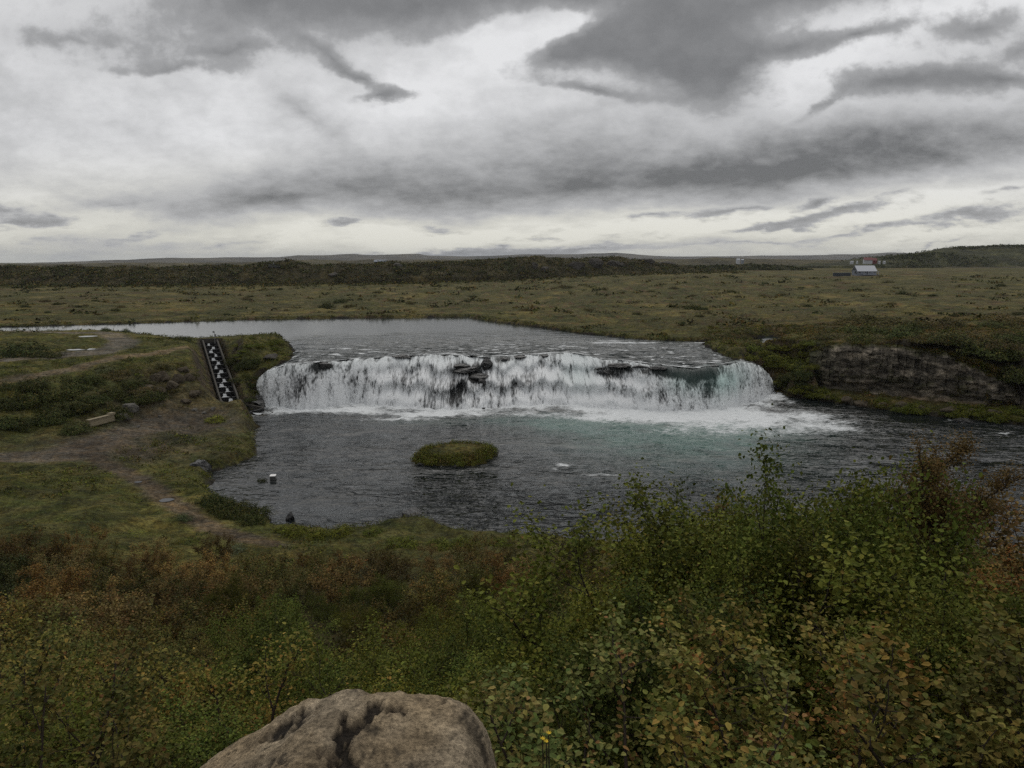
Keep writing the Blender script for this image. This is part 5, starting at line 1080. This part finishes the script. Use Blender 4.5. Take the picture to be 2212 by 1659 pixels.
hs = gable_house('farmhouse', (p[0], p[1], p[2] + .7), -.02, 12.0, 9.0, 2.2, 5.5, 'pale_wall', 'roof_grey', 'white farmhouse with pale grey gabled roof on the right plain', wins=((-5.6, -4.0, .8, 2.3), (-2.6, -.6, .7, 2.3), (.8, 2.2, .7, 2.3), (3.6, 5.6, .7, 2.3)))
MB().box(-6.81, -6.75, -1.2, .8, 2.9, 4.1).build('window', M['glass'], hs); MB().box(-6.81, -6.75, -3.4, -1.6, .7, 2.2).build('window', M['glass'], hs)
MB().box(-3.2, 6.4, -7.2, -4.52, -.4, .05).build('terrace', M['grey_wall'], hs)
for x in (-3.0, 0.0, 3.2, 6.2): MB().box(x - .09, x + .09, -7.1, -6.92, .05, 2.3).build('post', M['white_paint'], hs)
MB().box(-3.2, 6.4, -7.15, -7.05, .95, 1.05).build('rail', M['white_paint'], hs)
MB().box(-.4, .6, -4.62, -4.45, .05, 2.1).build('door', M['dark_wall'], hs)
p = hit(1819, 596); root = empty('garden_wall', tuple(p), -.08); tag(root, 'long dark grey wall beside the white farmhouse', 'wall')
MB().box(-5.6, 5.2, -.2, .2, -1.5, 1.9).build('panel', M['dark_wall'], root); MB().box(-5.7, 5.3, -.28, .28, 1.9, 2.05).build('coping', M['grey_wall'], root)
p = hit(1957, 593); root = empty('utility_pole', tuple(p)); tag(root, 'pale wooden utility pole standing right of the farmhouse', 'pole')
MB().tube([(0, 0, -1), (.12, 0, 5.8)], .20, .15, 10).build('post', M['timber'], root, True); MB().box(-.6, .8, -.06, .06, 5.2, 5.35).build('crossarm', M['timber'], root)
p = place(1874, 565.6, 900); gable_house('farm_building', tuple(p), -.2, 9, 7, 2.2, 5.0, 'white_paint', 'red_roof', 'white farm building with a red roof beyond the farmhouse')
p = place(1888, 565.6, 905); gable_house('farm_building', tuple(p), -.1, 4.5, 6, 1.8, 4.4, 'red_roof', 'red_roof', 'low red wing joined to the red roofed farm')
for vx, lb in ((1840, 'long white shed left of the red roofed farm'), (1851.5, 'tiny white shed nearest the red roofed farm'), (1899, 'white caravan just right of the red roofed farm'), (1910, 'white caravan farthest right of the red roofed farm')):
    p = place(vx, 566, 900); L = 6 if vx == 1840 else 2 if vx == 1851.5 else 4; gable_house('shed', tuple(p), .1, L * .6, 2.0, .6, 1.0, 'white_paint', 'roof_grey', lb, 'shed', over=.15)
p = place(1594, 566.5, 1000); gable_house('shed', tuple(p), .1, 4.2, 4, 3.4, 4.6, 'white_paint', 'white_paint', 'taller white hut on the far plain above the falls', 'hut', over=.15)
p = place(1603.5, 566, 1010); gable_house('shed', tuple(p), .1, 3.4, 3, 2.8, 3.8, 'grey_wall', 'white_paint', 'smaller grey hut beside the white hut on the plain', 'hut', over=.15)
p = place(594, 585, 478); gable_house('cabin', tuple(p), .15, 6.6, 6, 2.4, 3.9, 'black_wall', 'black_wall', 'black cabin with white chimney on the left escarpment', 'cabin', chimney=-.5, wins=((-2.2, -1.0, .8, 1.9), (.6, 2.0, .8, 1.9)))
p = place(614, 584, 480); root = empty('container', tuple(p), .15); tag(root, 'grey container standing beside the black cabin', 'container')
MB().box(-3.4, 3.4, -1.3, 1.3, -1.0, 2.3).build('body', M['grey_wall'], root); MB().box(-3.45, 3.45, -1.35, 1.35, 2.3, 2.42).build('roof', M['metal'], root); MB().box(3.40, 3.45, -1.1, 1.1, .1, 2.1).build('door', M['dark_wall'], root)
p = place(822, 570, 560); gable_house('cabin', tuple(p), .1, 8.5, 5, 1.6, 2.9, 'black_wall', 'grey_wall', 'low dark cabin on the escarpment skyline near the middle', 'cabin', wins=((-2, -.8, .5, 1.3), (1, 2.2, .5, 1.3)))
# yellow flowers right of the boulder
for k, (vx, vy) in enumerate(((1185, 1585), (1180, 1603), (1172, 1597))):
    d = ray(vx, vy); y = 2.25 + .03 * k; top = np.array((d[0] / d[1] * y, y, EYE + d[2] / d[1] * y)); g = float(zfun(np.array([top[0]]), np.array([y]))[0]); root = empty('wildflower', (top[0], y, g))
    tag(root, 'small yellow wildflower beside the tan boulder', 'flower', 'yellow flowers beside the boulder'); hgt = top[2] - g
    MB().tube([(0, 0, -.05), (.01, .01, hgt * .5), (0, 0, hgt)], .003, .002, 5).build('stem', M['bark'], root, True)
    mb = MB()
    for a in np.arange(8) * PI / 4: mb.add([(0, 0, hgt), (math.cos(a - .3) * .006, math.sin(a - .3) * .006, hgt + .003), (math.cos(a) * .011, math.sin(a) * .011, hgt + .006), (math.cos(a + .3) * .006, math.sin(a + .3) * .006, hgt + .004)], [[0, 1, 2, 3]])
    mb.build('petal_ring', M['yellow'], root)
# prototypes that were never placed
for ps in PROTO.values():
    for p_ in ps:
        if p_.name not in USED:
            for ch in KIDS[p_.name]: bpy.data.objects.remove(ch)
            bpy.data.objects.remove(p_)
for ps in LOWP.values():
    for p_ in ps:
        if p_.name not in LUSED: bpy.data.objects.remove(p_)
print('shrubs', NSH)
